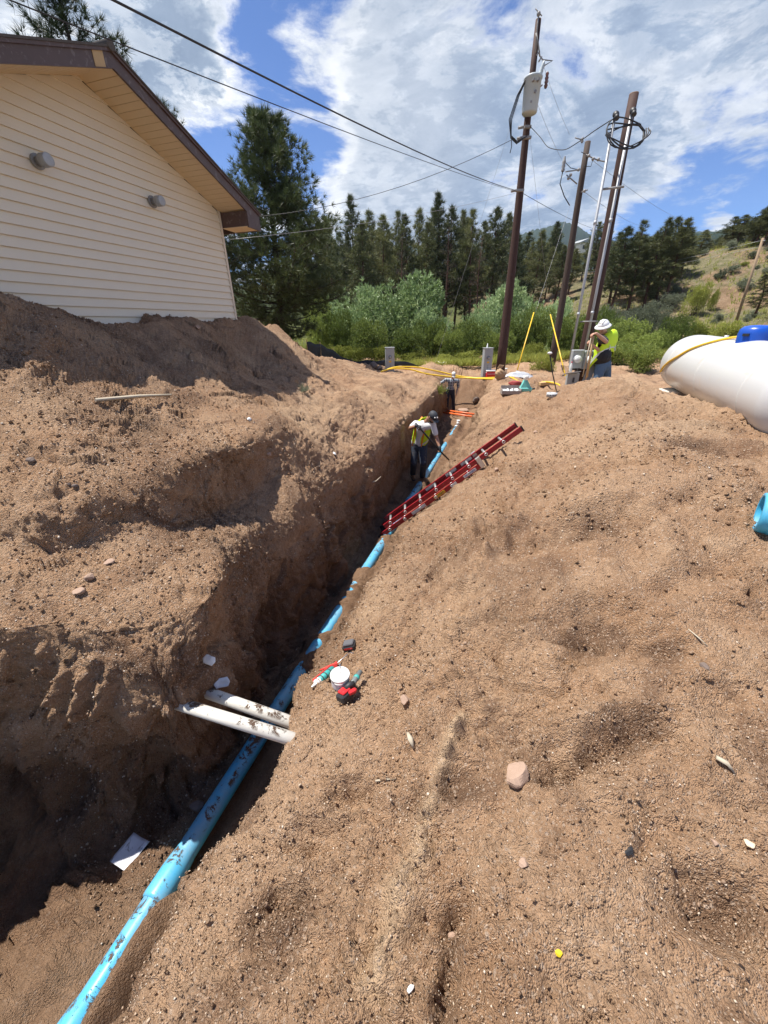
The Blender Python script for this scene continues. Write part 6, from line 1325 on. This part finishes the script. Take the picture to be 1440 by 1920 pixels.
def person(label, J, skin, legm, topm, bootm, k=1.0, belly=0.0, boots_on=True, sleeve=.5):
    """J: joint positions in the place. One continuous body; clothes follow it as children"""
    base = Vector(((J['an_l'].x + J['an_r'].x) / 2, (J['an_l'].y + J['an_r'].y) / 2, min(J['an_l'].z, J['an_r'].z) - .10))
    root = empty("person", base); tag(root, label, "person")
    chest, hip, neck = J['chest'], J['hip'], J['neck']; x = (J['sh_r'] - J['sh_l']).normalized(); hw = .09; fwd = J['fwd']
    mb = torso_mb(hip, chest, neck, J['sh_l'], J['sh_r'], hw, .86 * k)
    hb = basis_m(J['face'], J['hup']); hc = J['head']; limb(mb, [neck, neck.lerp(hc, .6)], [.056, .052]); head(mb, hc, hb)
    for s_ in ('l', 'r'):
        q = -1 if s_ == 'l' else 1; hj = hip + x * (hw * q)
        limb(mb, [hj, J['kn_' + s_], J['an_' + s_]], [.085 * k, .056 * k, .040]); limb(mb, [J['sh_' + s_], J['sh_' + s_].lerp(J['el_' + s_], .5), J['el_' + s_], J['el_' + s_].lerp(J['wr_' + s_], .4), J['wr_' + s_]], [.052 * k, .046 * k, .038, .038, .026])
        hand(mb, J['wr_' + s_], J['hd_' + s_], J['hn_' + s_], J.get('curl_' + s_, .8), q)
    solid(mb, "body", skin, root, .0085, 2)
    # eyes
    for q in (-1, 1):
        mb = MB(); mb.ball(hc + hb @ Vector((q * .030, .083, .016)) - base, .011, 8, 6); mb.build("eye", M_EYE, root)
    mb = MB(); hz = hip
    for s_, q in (('l', -1), ('r', 1)):
        hj = hip + x * (hw * q); kn, an = J['kn_' + s_], J['an_' + s_]; limb(mb, [hj, hj.lerp(kn, .5), kn, kn.lerp(an, .5), an + (kn - an).normalized() * .02], [.118 * k, .098 * k, .076, .070, .068])
    limb(mb, [hip + V_(0, 0, -.03), hip + (chest - hip).normalized() * .05], [.145 * k, .140 * k]); solid(mb, "trousers", legm, root, .011, 3)
    mb = torso_mb(hip + (chest - hip).normalized() * .06, chest, neck - (neck - chest) * .30, J['sh_l'], J['sh_r'], hw * .7, 1.0 * k, belly, fwd)
    for s_ in ('l', 'r'):
        e = J['sh_' + s_].lerp(J['el_' + s_], sleeve * 1.5 if sleeve < .66 else 1.0); limb(mb, [J['sh_' + s_], e], [.070 * k, .064 * k])
        if sleeve >= 1: limb(mb, [J['el_' + s_], J['el_' + s_].lerp(J['wr_' + s_], .9)], [.056, .045])
    sh = solid(mb, "shirt", topm, root, .011, 2)
    for s_ in ('l', 'r'): boots(J['an_' + s_], J.get('ft_' + s_, fwd), bootm, root)
    return root, hb
def vest(root, J, k, mats, belly=0.0):
    chest, hip, neck = J['chest'], J['hip'], J['neck']; x = (J['sh_r'] - J['sh_l']).normalized(); upv = (chest - hip).normalized(); f_ = J['fwd']; f_ = (f_ - upv * f_.dot(upv) - x * f_.dot(x)).normalized()
    B_ = Matrix((x, f_, upv)).transposed(); L_ = (chest - hip).length
    def ring(h, w_, dp, off=0.0): return [(hip + B_ @ Vector((w_ * math.cos(a), dp * math.sin(a) + off, h))) for a in np.linspace(0, 2 * math.pi, 33)[:-1]]
    lv = [(.10, .185, .165), (L_ * .45, .182, .160), (L_ * .8, .192, .160), (L_ * 1.0, .196, .152), (L_ * 1.0 + .10, .150, .118), (L_ * 1.0 + .145, .095, .085)]
    rings = [ring(h, w_ * k + belly * .7, dp * k + belly, belly * .9 if h < L_ * .8 else 0) for h, w_, dp in lv]
    V = [p - root.location for r_ in rings for p in r_]; n = 32; F = []; mi = []
    for i in range(len(rings) - 1):
        for j in range(n):
            if i in (2, 3) and (j in (31, 0, 15, 16)): continue          # arm openings
            if i >= 3 and j in (7, 8): continue                          # V at the neck
            if i < 3 and j == 7 and belly > 0: continue                  # worn open
            F.append((i * n + j, i * n + (j + 1) % n, (i + 1) * n + (j + 1) % n, (i + 1) * n + j))
    mb = MB().add(V, F, 0, True); o = mb.build("vest", mats[0], root); md = o.modifiers.new("t", 'SOLIDIFY'); md.thickness = .008; md.offset = 1
    # tape: a band round the waist and a stripe over each shoulder
    def band(h0, h1, m, extra, name="tape", js=range(32)):
        a, b = [], []
        for j in js:
            t = 2 * math.pi * j / 32; f0 = max(0, min(1, (h0 - lv[0][0]) / (lv[2][0] - lv[0][0]))); w_, dp = .188 * k + belly * .7 + extra, .165 * k + belly + extra
            for hh, lst in ((h0, a), (h1, b)): lst.append(hip + B_ @ Vector((w_ * math.cos(t), dp * math.sin(t) + belly * .9, hh)) - root.location)
        m_ = len(a); F = [(i, (i + 1) % m_, m_ + (i + 1) % m_, m_ + i) for i in range(m_ if m_ == 32 else m_ - 1) if not (belly > 0 and list(js)[i] == 7)]
        MB().add(a + b, F, 0, True).build(name, m, o)
    band(.17, .225, mats[1], .013); 
    for q in (-1, 1):
        pts = [hip + B_ @ Vector((q * .105 * k, (.135 * k + belly * 1.7 if h < .4 else .135 * k + belly * .6) , h)) for h in (.12, L_ * .5)] + [chest + B_ @ Vector((q * .105 * k, .148 * k, 0)), chest + B_ @ Vector((q * .10 * k, .09, .125)), chest + B_ @ Vector((q * .10 * k, -.09, .125)), chest + B_ @ Vector((q * .105 * k, -.155 * k, 0)), hip + B_ @ Vector((q * .105 * k, -.150 * k, .12))]
        mb = MB(); a = [p - root.location + B_ @ Vector((-.017, 0, 0)) for p in pts]; b = [p - root.location + B_ @ Vector((.017, 0, 0)) for p in pts]
        off = [(B_ @ Vector((0, s2, 0))) * .022 for s2 in (1, 1, 1, .6, -.6, -1, -1)]; a = [p + o2 for p, o2 in zip(a, off)]; b = [p + o2 for p, o2 in zip(b, off)]
        m_ = len(a); mb.add(a + b, [(i, i + 1, m_ + i + 1, m_ + i) for i in range(m_ - 1)], 0, True); mb.build("tape", mats[2], o)
    return o
def hat(root, hc, hb, m, kind, nm="cap"):
    P_ = lambda x, y, z: hc + hb @ Vector((x, y, z)) - root.location
    mb = MB(); z_ax = hb @ Vector((0, 0, 1))
    if kind == 'cap':
        mb.ball(P_(0, -.008, .040), (.087, .104, .088), 20, 12, rot=hb, lo=-.15)
        pts = [P_(.075 * math.sin(a), .085 + .085 * math.cos(a), .045 - .022 * abs(math.sin(a))) for a in np.linspace(-math.pi / 2, math.pi / 2, 12)]; mb.prism(pts, z_ax * .006)
    elif kind == 'hard':
        mb.ball(P_(0, 0, .040), (.108, .128, .110), 24, 12, rot=hb, lo=-.1)
        for q in (-1, 0, 1): mb.tube([P_(q * .035, -.10, .09 - .01 * abs(q)), P_(q * .035, -.05, .136), P_(q * .035, .03, .148), P_(q * .035, .09, .115)], .012, 8)
        mb.lathe(P_(0, .01, .035), z_ax, [(.105, .012), (.135, .004), (.155, -.014), (.158, -.010), (.135, .010), (.108, .020)], 32)
    return mb.build(nm, m, root)

def J_(px, py, Y): return aY(px, py, Y)
# --- worker with the shovel
f1 = on_floor(774, 896); f2 = on_floor(790, 900)
Y0 = 8.05
J = dict(an_l=V_(f1.x, f1.y, f1.z + .10), an_r=V_(f2.x + .02, f2.y - .05, f2.z + .10), kn_l=J_(776, 868, Y0 + .05), kn_r=J_(794, 868, Y0 - .12), hip=J_(786, 834, Y0 + .12), chest=J_(793, 800, Y0 - .06), neck=J_(804, 785, Y0 - .16),
         sh_l=J_(779, 794, Y0 + .05), sh_r=J_(812, 797, Y0 - .22), el_l=J_(769, 803, Y0 - .10), wr_l=J_(780, 799, Y0 - .35), el_r=J_(819, 822, Y0 - .30), wr_r=J_(824, 838, Y0 - .42),
         head=J_(811, 782, Y0 - .28), face=(.35, -.45, -.75), hup=(.35, -.55, .65), fwd=Vector((.55, -.80, 0)).normalized(), hd_l=(.9, -.2, -.1), hn_l=(.1, .3, -1), hd_r=(.25, -.3, -.9), hn_r=(-.8, .4, 0), curl_l=1.05, curl_r=1.0)
J['ft_l'] = Vector((.1, -1, 0)); J['ft_r'] = Vector((.5, -.8, 0))
W1, hb1 = person("worker in a yellow green vest, white tee and dark cap shovelling in the trench", J, SKIN_T[0], M_JEAN, M_TEE, M_BOOT, .93, sleeve=.42)
vest(W1, J, 1.08, (M_HIVIS, M_REFL, M_ORNG)); hat(W1, J['head'], hb1, mat("dark_cap", (.03, .035, .045), .7), 'cap')
mb = MB(); q = J['head'] + hb1 @ Vector((-.02, .078, .085)) - W1.location; mb.ball(q, .018, 8, 6); mb.ball(J['head'] + hb1 @ Vector((.035, .070, .085)) - W1.location, .015, 8, 6); mb.build("cap_badge", M_WHITE, W1)
mb = MB(); hc = J['head']; ell(mb, hc + hb1 @ Vector((0, .040, -.062)), (.060, .052, .050), hb1); ell(mb, hc + hb1 @ Vector((0, -.03, .0)), (.080, .085, .080), hb1); solid(mb, "hair", M_HAIR, W1, .010, 2)
for s_ in ('l', 'r'):
    mb = MB(); hand(mb, J['wr_' + s_], J['hd_' + s_], J['hn_' + s_], J['curl_' + s_], -1 if s_ == 'l' else 1, 1.13); limb(mb, [J['wr_' + s_], J['wr_' + s_] + (J['wr_' + s_] - J['el_' + s_]).normalized() * .02], [.034, .034]); solid(mb, "glove", M_TBLK, W1, .008, 2)
a = J['wr_l'] + Vector(J['hd_l']).normalized() * .07 + V_(0, 0, -.02); b = J['wr_r'] + Vector(J['hd_r']).normalized() * .075 + V_(-.02, 0, 0); dd = (b - a).normalized(); tip = on_floor(846, 862, .06)
a0 = a - dd * .12; e1_ = b + dd * .30; e1_ = e1_.lerp(tip, .35)
root = empty("shovel", tip); tag(root, "long black handled digging tool held by the worker in the vest", "shovel")
mb = MB(); mb.tube([a0 - tip, a - tip, b - tip, e1_ - tip], [.019, .018, .018, .017], 10); mb.build("handle", M_TBLK, root)
mb = MB(); mb.tube([e1_ - tip, (e1_ - tip) * .55, (e1_ - tip) * .2 + V_(0, -.01, 0), V_(.05, -.02, .0)], [.02, .045, .06, .012], 10, sq=(1, .25)); mb.build("blade", M_BLACKM, root)
# --- worker at the far end of the trench
Y0 = 17.6; g_ = aY(846, 771, Y0); g_.z = gz(g_.x, Y0 - .1)
J = dict(an_l=aY(838, 769, Y0), an_r=aY(851, 769, Y0), kn_l=J_(839, 750, Y0 - .05), kn_r=J_(850, 750, Y0 - .05), hip=J_(844, 732, Y0), chest=J_(847, 715, Y0 - .08), neck=J_(849, 707, Y0 - .15),
         sh_l=J_(836, 712, Y0 - .1), sh_r=J_(859, 714, Y0 - .1), el_l=J_(827, 718, Y0 - .15), wr_l=J_(822, 727, Y0 - .3), el_r=J_(859, 726, Y0 - .05), wr_r=J_(856, 737, Y0 - .2),
         head=J_(850.5, 702.5, Y0 - .25), face=(0, -.65, -.75), hup=(0, -.7, .7), fwd=V_(0, -1, 0), hd_l=(-.1, -.2, -.9), hn_l=(.3, -.8, 0), hd_r=(0, -.1, -.9), hn_r=(-.6, .4, 0), curl_l=.3, curl_r=.4)
for k_ in ('an_l', 'an_r'): J[k_].z = g_.z + .10
def plaid():
    m = bpy.data.materials.new("plaid_cotton"); m.use_nodes = True; w = NT(m.node_tree); b = w.n['Principled BSDF']; x, y, z = w.sep(w.node('ShaderNodeTexCoord').outputs['Object'])
    f = lambda c, fr: w.mapr(w.math('SINE', w.math('MULTIPLY', c, fr)), -.2, .2, 0, 1)
    c = w.mix(f(x, 62), (.05, .07, .10), (.34, .38, .42)); c = w.mix(w.math('MULTIPLY', f(z, 55), .6), c, (.50, .52, .54)); c = w.mix(w.math('MULTIPLY', w.mapr(w.math('SINE', w.math('MULTIPLY', x, 124.)), .7, .9, 0, 1), .7), c, (.02, .03, .05))
    w.set(b, 'Base Color', c); w.set(b, 'Roughness', .85); return m
W2, hb2 = person("bearded worker in plaid shirt and white cap at the far end of the trench", J, SKIN_T[1], mat("black_jeans", (.018, .024, .04), .85, var=.2), plaid(), M_DBOOT, 1.0, sleeve=.60)
hat(W2, J['head'], hb2, mat("pale_cap", (.60, .60, .58), .8), 'cap'); mb = MB(); hc = J['head']; ell(mb, hc + hb2 @ Vector((0, .052, -.080)), (.058, .046, .062), hb2); ell(mb, hc + hb2 @ Vector((0, -.03, -.01)), (.082, .078, .07), hb2); solid(mb, "beard", M_BEARD, W2, .010, 2)
# --- worker leaning on stakes
Y0 = 8.9; gx = aY(1128, 735, Y0).x; g3 = gz(gx, Y0)
J = dict(an_l=V_(aY(1112, 700, Y0 - .1).x, Y0 - .12, g3 + .1), an_r=V_(aY(1136, 700, Y0 + .1).x, Y0 + .15, g3 + .1), kn_l=J_(1117, 722, Y0 - .12), kn_r=J_(1138, 720, Y0 + .1), hip=J_(1131, 683, Y0), chest=J_(1136, 645, Y0), neck=J_(1134, 627, Y0 - .05),
         sh_l=J_(1127, 634, Y0 - .24), sh_r=J_(1149, 636, Y0 + .10), el_l=J_(1137, 641, Y0 - .42), wr_l=J_(1118, 625, Y0 - .50), el_r=J_(1137, 668, Y0 + .05), wr_r=J_(1108, 645, Y0 - .34),
         head=J_(1131, 614, Y0 - .15), face=(-.75, -.45, -.35), hup=(-.30, -.25, .9), fwd=Vector((-.85, -.5, 0)).normalized(), hd_l=(-.85, -.1, -.15), hn_l=(-.1, 0, -1), hd_r=(-.5, -.6, .3), hn_r=(-.5, .6, 0), curl_l=.75, curl_r=.95)
W3, hb3 = person("heavy set worker in white hard hat and yellow green vest leaning on wooden stakes", J, SKIN_T[2], M_JEANB, M_BTEE, M_DBOOT, 1.06, belly=.02, sleeve=.5)
vest(W3, J, 1.22, (M_HIVIS, M_REFL, M_REFL), .075); hat(W3, J['head'], hb3, mat("white_hard_hat", (.72, .72, .72), .35), 'hard', "hard_hat")
mb = MB(); q = W3.location
for s_ in (-1, 1): mb.box(J['head'] + hb3 @ Vector((s_ * .034, .092, .012)) - q, (.045, .012, .03), rot=hb3)
mb.build("sunglasses", M_BLACKM, W3)
st = J['wr_l'] + Vector(J['hd_l']).normalized() * .05
for i, (dx, bx_, by_) in enumerate(((0, 1099, 707), (.02, 1101, 704), (-.015, 1096, 703))):
    b = aY(bx_, by_, 8.45 + .03 * i); b = st + V_(dx, .02 * i, -.04) + (b - st) * 1.0; stick([st + V_(dx, .02 * i, -.035 - .01 * i), b], [.016, .014], M_WOOD if i < 2 else M_LATH, "wooden_stake", ("front", "middle", "rear")[i] + " stake of the bundle held upright by the worker in the hard hat", "stake", 4)

# ------------------------------------------------------------------ things lying about by the poles
def gp(px, py, Y, sink=0.0): p = aY(px, py, Y); return V_(p.x, p.y, p.z - sink)
def setdown(px, py):
    p, n = hitp(px, py); return p if p and p.y < 24 else aY(px, py, 14)
# cooler
c = setdown(919, 707); root = empty("cooler", c, R(5)); tag(root, "small red cooler with white lid beside the tall pole's base", "cooler")
s_ = c.y / 15.0; mb = MB(); mb.box((0, 0, .10 * s_), (.36 * s_, .24 * s_, .20 * s_), bev=.02); mb.build("cooler_body", M_TREDS, root); mb = MB(); mb.box((0, 0, .225 * s_), (.38 * s_, .26 * s_, .05 * s_), bev=.015); mb.build("lid", M_WHITE, root)
mb = MB(); mb.tube([(-.19 * s_, -.02, .17 * s_), (-.15 * s_, -.13 * s_, .12 * s_), (.15 * s_, -.13 * s_, .12 * s_), (.19 * s_, -.02, .17 * s_)], .010, 6); mb.build("handle", M_WHITE, root)
# paper bag
c = setdown(937, 711); root = empty("paper_bag", c); tag(root, "crumpled brown paper bag leaning at the foot of the tall pole", "bag"); M_KRAFT = mat("kraft_paper", (.38, .25, .14), .85, var=.2, vscale=10, bump=.01, bscale=12)
V, F = rock_mesh(71, .20, .14, .24, amp=.4, flat=.5); mb = MB(); mb.add([(v[0], v[1], v[2] + .18) for v in V], F); mb.build("bag_body", M_KRAFT, root)
mb = MB(); mb.prism([(-.12, 0, .36), (.02, 0, .34), (.10, 0, .44), (-.06, 0, .46)], (.02, .08, 0)); mb.build("folded_mouth", M_KRAFT, root)
# debris heap of sheeting
c = setdown(975, 708); V, F = rock_mesh(72, .55, .3, .13, n=24, m=12, amp=.6, flat=.5); mb = MB(); mb.add([tuple(v) for v in V], F); tag(mb.build("plastic_sheeting", mat("grey_sheeting", (.46, .47, .49), .4, var=.3, vscale=14), loc=c + V_(0, .2, .05)), "crumpled heap of pale grey sheeting between the tall pole and yellow guard", "plastic sheet")
c = setdown(947, 700); mb = MB(); mb.lathe((0, 0, 0), (0, 0, 1), [(.001, 0), (.075, 0), (.075, .16), (.085, .165), (.085, .20), (.001, .20)], 16); tag(mb.build("capped_pipe", M_WHITE, loc=c), "grey white capped pipe end standing just right of the tall pole", "pipe")
# parts tray
c = setdown(957, 738); s_ = c.y / 11.5; root = empty("parts_tray", c + V_(0, 0, .0), R(-8)); tag(root, "open cardboard tray full of white fittings left of the teal funnel", "tray"); M_CARD = mat("tray_card", (.30, .26, .24), .8)
mb = MB(); mb.box((0, 0, .015), (.52 * s_, .34 * s_, .012)); mb.box((0, .17 * s_, .10), (.52 * s_, .012, .20)); mb.box((0, -.17 * s_, .05), (.52 * s_, .012, .09)); mb.box((-.26 * s_, 0, .07), (.012, .34 * s_, .14)); mb.box((.26 * s_, 0, .07), (.012, .34 * s_, .14)); mb.build("tray", M_CARD, root)
for k in range(11):
    x_, y_ = random.uniform(-.2, .2) * s_, random.uniform(-.12, .12) * s_; mb = MB(); mb.cyl((x_, y_, .03), (x_ + random.uniform(-.07, .07), y_ + random.uniform(-.05, .05), .11), .035, n=10); tag(mb.build("pipe_elbow", M_WHITE, loc=root.location), "white plastic pipe fitting lying in the cardboard tray", "fitting", "white fittings in the tray")
# teal funnel jug
c = setdown(984, 734); root = empty("teal_jug", c, R(-5)); s_ = c.y / 11.5; tag(root, "teal cone shaped jug with white neck lying beside the parts tray", "jug"); mb = MB(); mb.box((0, 0, .06 * s_), (.36 * s_, .2 * s_, .13 * s_), bev=.03); mb.prism([(-.15 * s_, -.08 * s_, .11 * s_), (.15 * s_, -.08 * s_, .11 * s_), (.02 * s_, -.05 * s_, .32 * s_), (-.06 * s_, -.05 * s_, .32 * s_)], (0, .14 * s_, 0)); mb.build("jug_body", mat("teal_plastic", (.16, .52, .48), .45), root)
mb = MB(); mb.lathe((-.02 * s_, .0, .31 * s_), (0, 0, 1), [(.05 * s_, 0), (.07 * s_, .05), (.085 * s_, .12), (.001, .13)], 14); mb.build("neck_cup", M_WHITE, root); mb = MB(); mb.cyl((.19 * s_, 0, .07 * s_), (.27 * s_, 0, .08 * s_), .025 * s_, n=10); mb.build("spout", M_BLACKM, root)
# red bag behind
c = setdown(968, 722); V, F = rock_mesh(74, .24, .12, .09, amp=.4); mb = MB(); mb.add([tuple(v) for v in V], F, 0, True); tag(mb.build("tool_bag", mat("dark_red_cloth", (.30, .05, .05), .8), loc=c + V_(0, .05, .05)), "dark red bag lying behind the parts tray", "bag")
# roll of tape
c = setdown(1034, 744); mb = MB(); mb.lathe((0, 0, 0), (0, 0, 1), [(.045, 0), (.11, 0), (.11, .085), (.045, .085), (.045, 0)], 28); o = mb.build("tape_roll", mat("silver_tape", (.50, .51, .52), .35, var=.1), loc=c); tag(o, "silver roll of warning tape standing flat on the dirt near the rack", "tape roll"); o.scale = (c.y / 8.6,) * 3
for k in range(9):
    a_ = R(200 + k * 17); mb = MB(); mb.box((.1115 * math.cos(a_), .1115 * math.sin(a_), .045), (.003, .018, .035), rot=(0, 0, a_)); mb.build("printed_mark", M_INK, o)
# wood blocks
c = setdown(1024, 722); mb = MB(); mb.box((0, 0, .05), (.42, .16, .09), rot=(0, R(-3), R(4)), bev=.006); tag(mb.build("wood_block", M_WOOD, loc=c), "short thick wooden block between the teal jug and the steel rod", "wood block")
c = setdown(830, 682); mb = MB(); mb.box((0, 0, .05), (1.0, .6, .04), rot=(R(3), R(2), 0), bev=.01); tag(mb.build("white_board", M_WHITE, loc=c + V_(.05, .2, .0)), "pale flat board lying on top of the far dirt pile", "board")
c = setdown(1043, 732); stick([c, aY(1036, 700, c.y), aY(1031, 664, c.y)], [.009, .010, .008], M_BLACKM, "steel_rod", "thin black steel rod standing in the dirt beside the farthest pole", "rod"); tag(MB().ball((0, 0, 0), (.045, .02, .022), 10, 6).build("white_disc", M_WHITE, loc=aY(1031, 662, c.y)), "small white disc on top of the thin black steel rod", "marker")
# water bottle on the open meter lid
b_ = aY(1069, 697, 8.85); root = empty("water_bottle", b_); tag(root, "clear water bottle with a red cap standing on the open meter lid", "bottle")
mb = MB(); mb.lathe((0, 0, 0), (0, 0, 1), [(.001, 0), (.030, 0), (.032, .02), (.032, .13), (.014, .17), (.012, .185), (.001, .186)], 16); mb.build("bottle", M_GLASS, root); mb = MB(); mb.cyl((0, 0, .185), (0, 0, .205), .014, n=12); mb.build("cap", M_TREDS, root)
# white slab at the tank's foot
c = setdown(1250, 730); mb = MB(); mb.box((0, 0, 0), (.9, .5, .07), rot=(0, 0, R(20)), bev=.01); tag(mb.build("concrete_pad", mat("pale_concrete", (.60, .55, .48), .9, var=.1), loc=V_(6.15, 8.2, -1.33)), "pale concrete slab peeking out under the white tank's left end", "slab")
# yellow gas lines
def hose(pix, r, label, m=M_YEL, lift=.03, nm="gas_line", snap=True):
    C_ = hermite(np.array(pix, float), [7] * (len(pix) - 1)); pts = []
    for x, y, Y in C_: pts.append(aY(x, y, Y))
    mid = pts[0].copy(); mb = MB(); mb.tube([p - mid for p in pts], r, 8); return tag(mb.build(nm, m, loc=mid), label, "hose")
hose([(714, 697, 18.3), (745, 688, 18.6), (775, 688, 18.8), (820, 696, 18.9), (860, 705, 18.8), (900, 709, 18.4), (935, 708, 16.5), (965, 708, 14.2)], .033, "upper yellow gas line looping across the trench end from the left pedestal")
hose([(714, 697, 18.3), (738, 691, 18.4), (765, 692, 18.5), (800, 701, 18.5), (840, 706, 18.5), (880, 709, 18.3), (930, 711, 16.0)], .033, "lower yellow gas line crossing the trench end behind the far worker")
hose([(955, 706, 14.2), (975, 716, 13.0), (985, 722, 12.6), (1000, 723, 12.4), (1020, 716, 12.2), (1045, 720, 10.8), (1066, 739, 9.6)], .022, "yellow gas line snaking from the tall pole to the meter rack")
hose([(985, 712, 13.4), (1020, 715, 13.0), (1056, 718, 12.4)], .020, "straight yellow line lying behind the wooden block")
# tuft of dry grass and root at the trench edges
def tuft(px, py, n, L_, m, label, seed):
    g, nn = ground_at(px, py); rg = np.random.default_rng(seed); Pn = rg.normal(size=(n, 3)) * L_ * .35 * np.array([1, 1, .4]); V, F = blades(Pn, np.tile([0, -.2, .6], (n, 1)), np.full(n, L_), .05, 4, .8, rg); o = mesh_np("grass_tuft", V, F, m); o.location = g; return tag(o, label, "grass clump")
tuft(822, 733, 60, .30, M_YSHRUB, "uprooted grass clump hanging at the trench edge by the far worker", 3); tuft(566, 732, 60, .14, M_SAGE, "small dry grass clump on the left mound's edge", 4)
g, n = ground_at(700, 898); p = g; stick([p + V_(-.15, -.05, .05), p + V_(-.05, -.10, -.03), p + V_(.05, -.10, .0), p + V_(.13, -.05, .06)], [.008, .012, .010, .005], M_LATH, "root", "pale torn root sticking out of the trench's left wall", "root")
# ------------------------------------------------------------------ mountain air
hz = bpy.data.materials.new("air"); hz.use_nodes = True; w = NT(hz.node_tree); w.n.clear()
v = w.node('ShaderNodeVolumePrincipled'); w.set(v, 'Color', (.62, .78, 1.0, 1)); w.set(v, 'Density', 0.00011); w.set(v, 'Anisotropy', .2)
o_ = w.node('ShaderNodeOutputMaterial'); w.l.new(v.outputs[0], o_.inputs['Volume'])
mb = MB(); mb.box((300, 900, 150), (4600, 2300, 600)); tag(mb.build("haze", hz), kind='stuff')
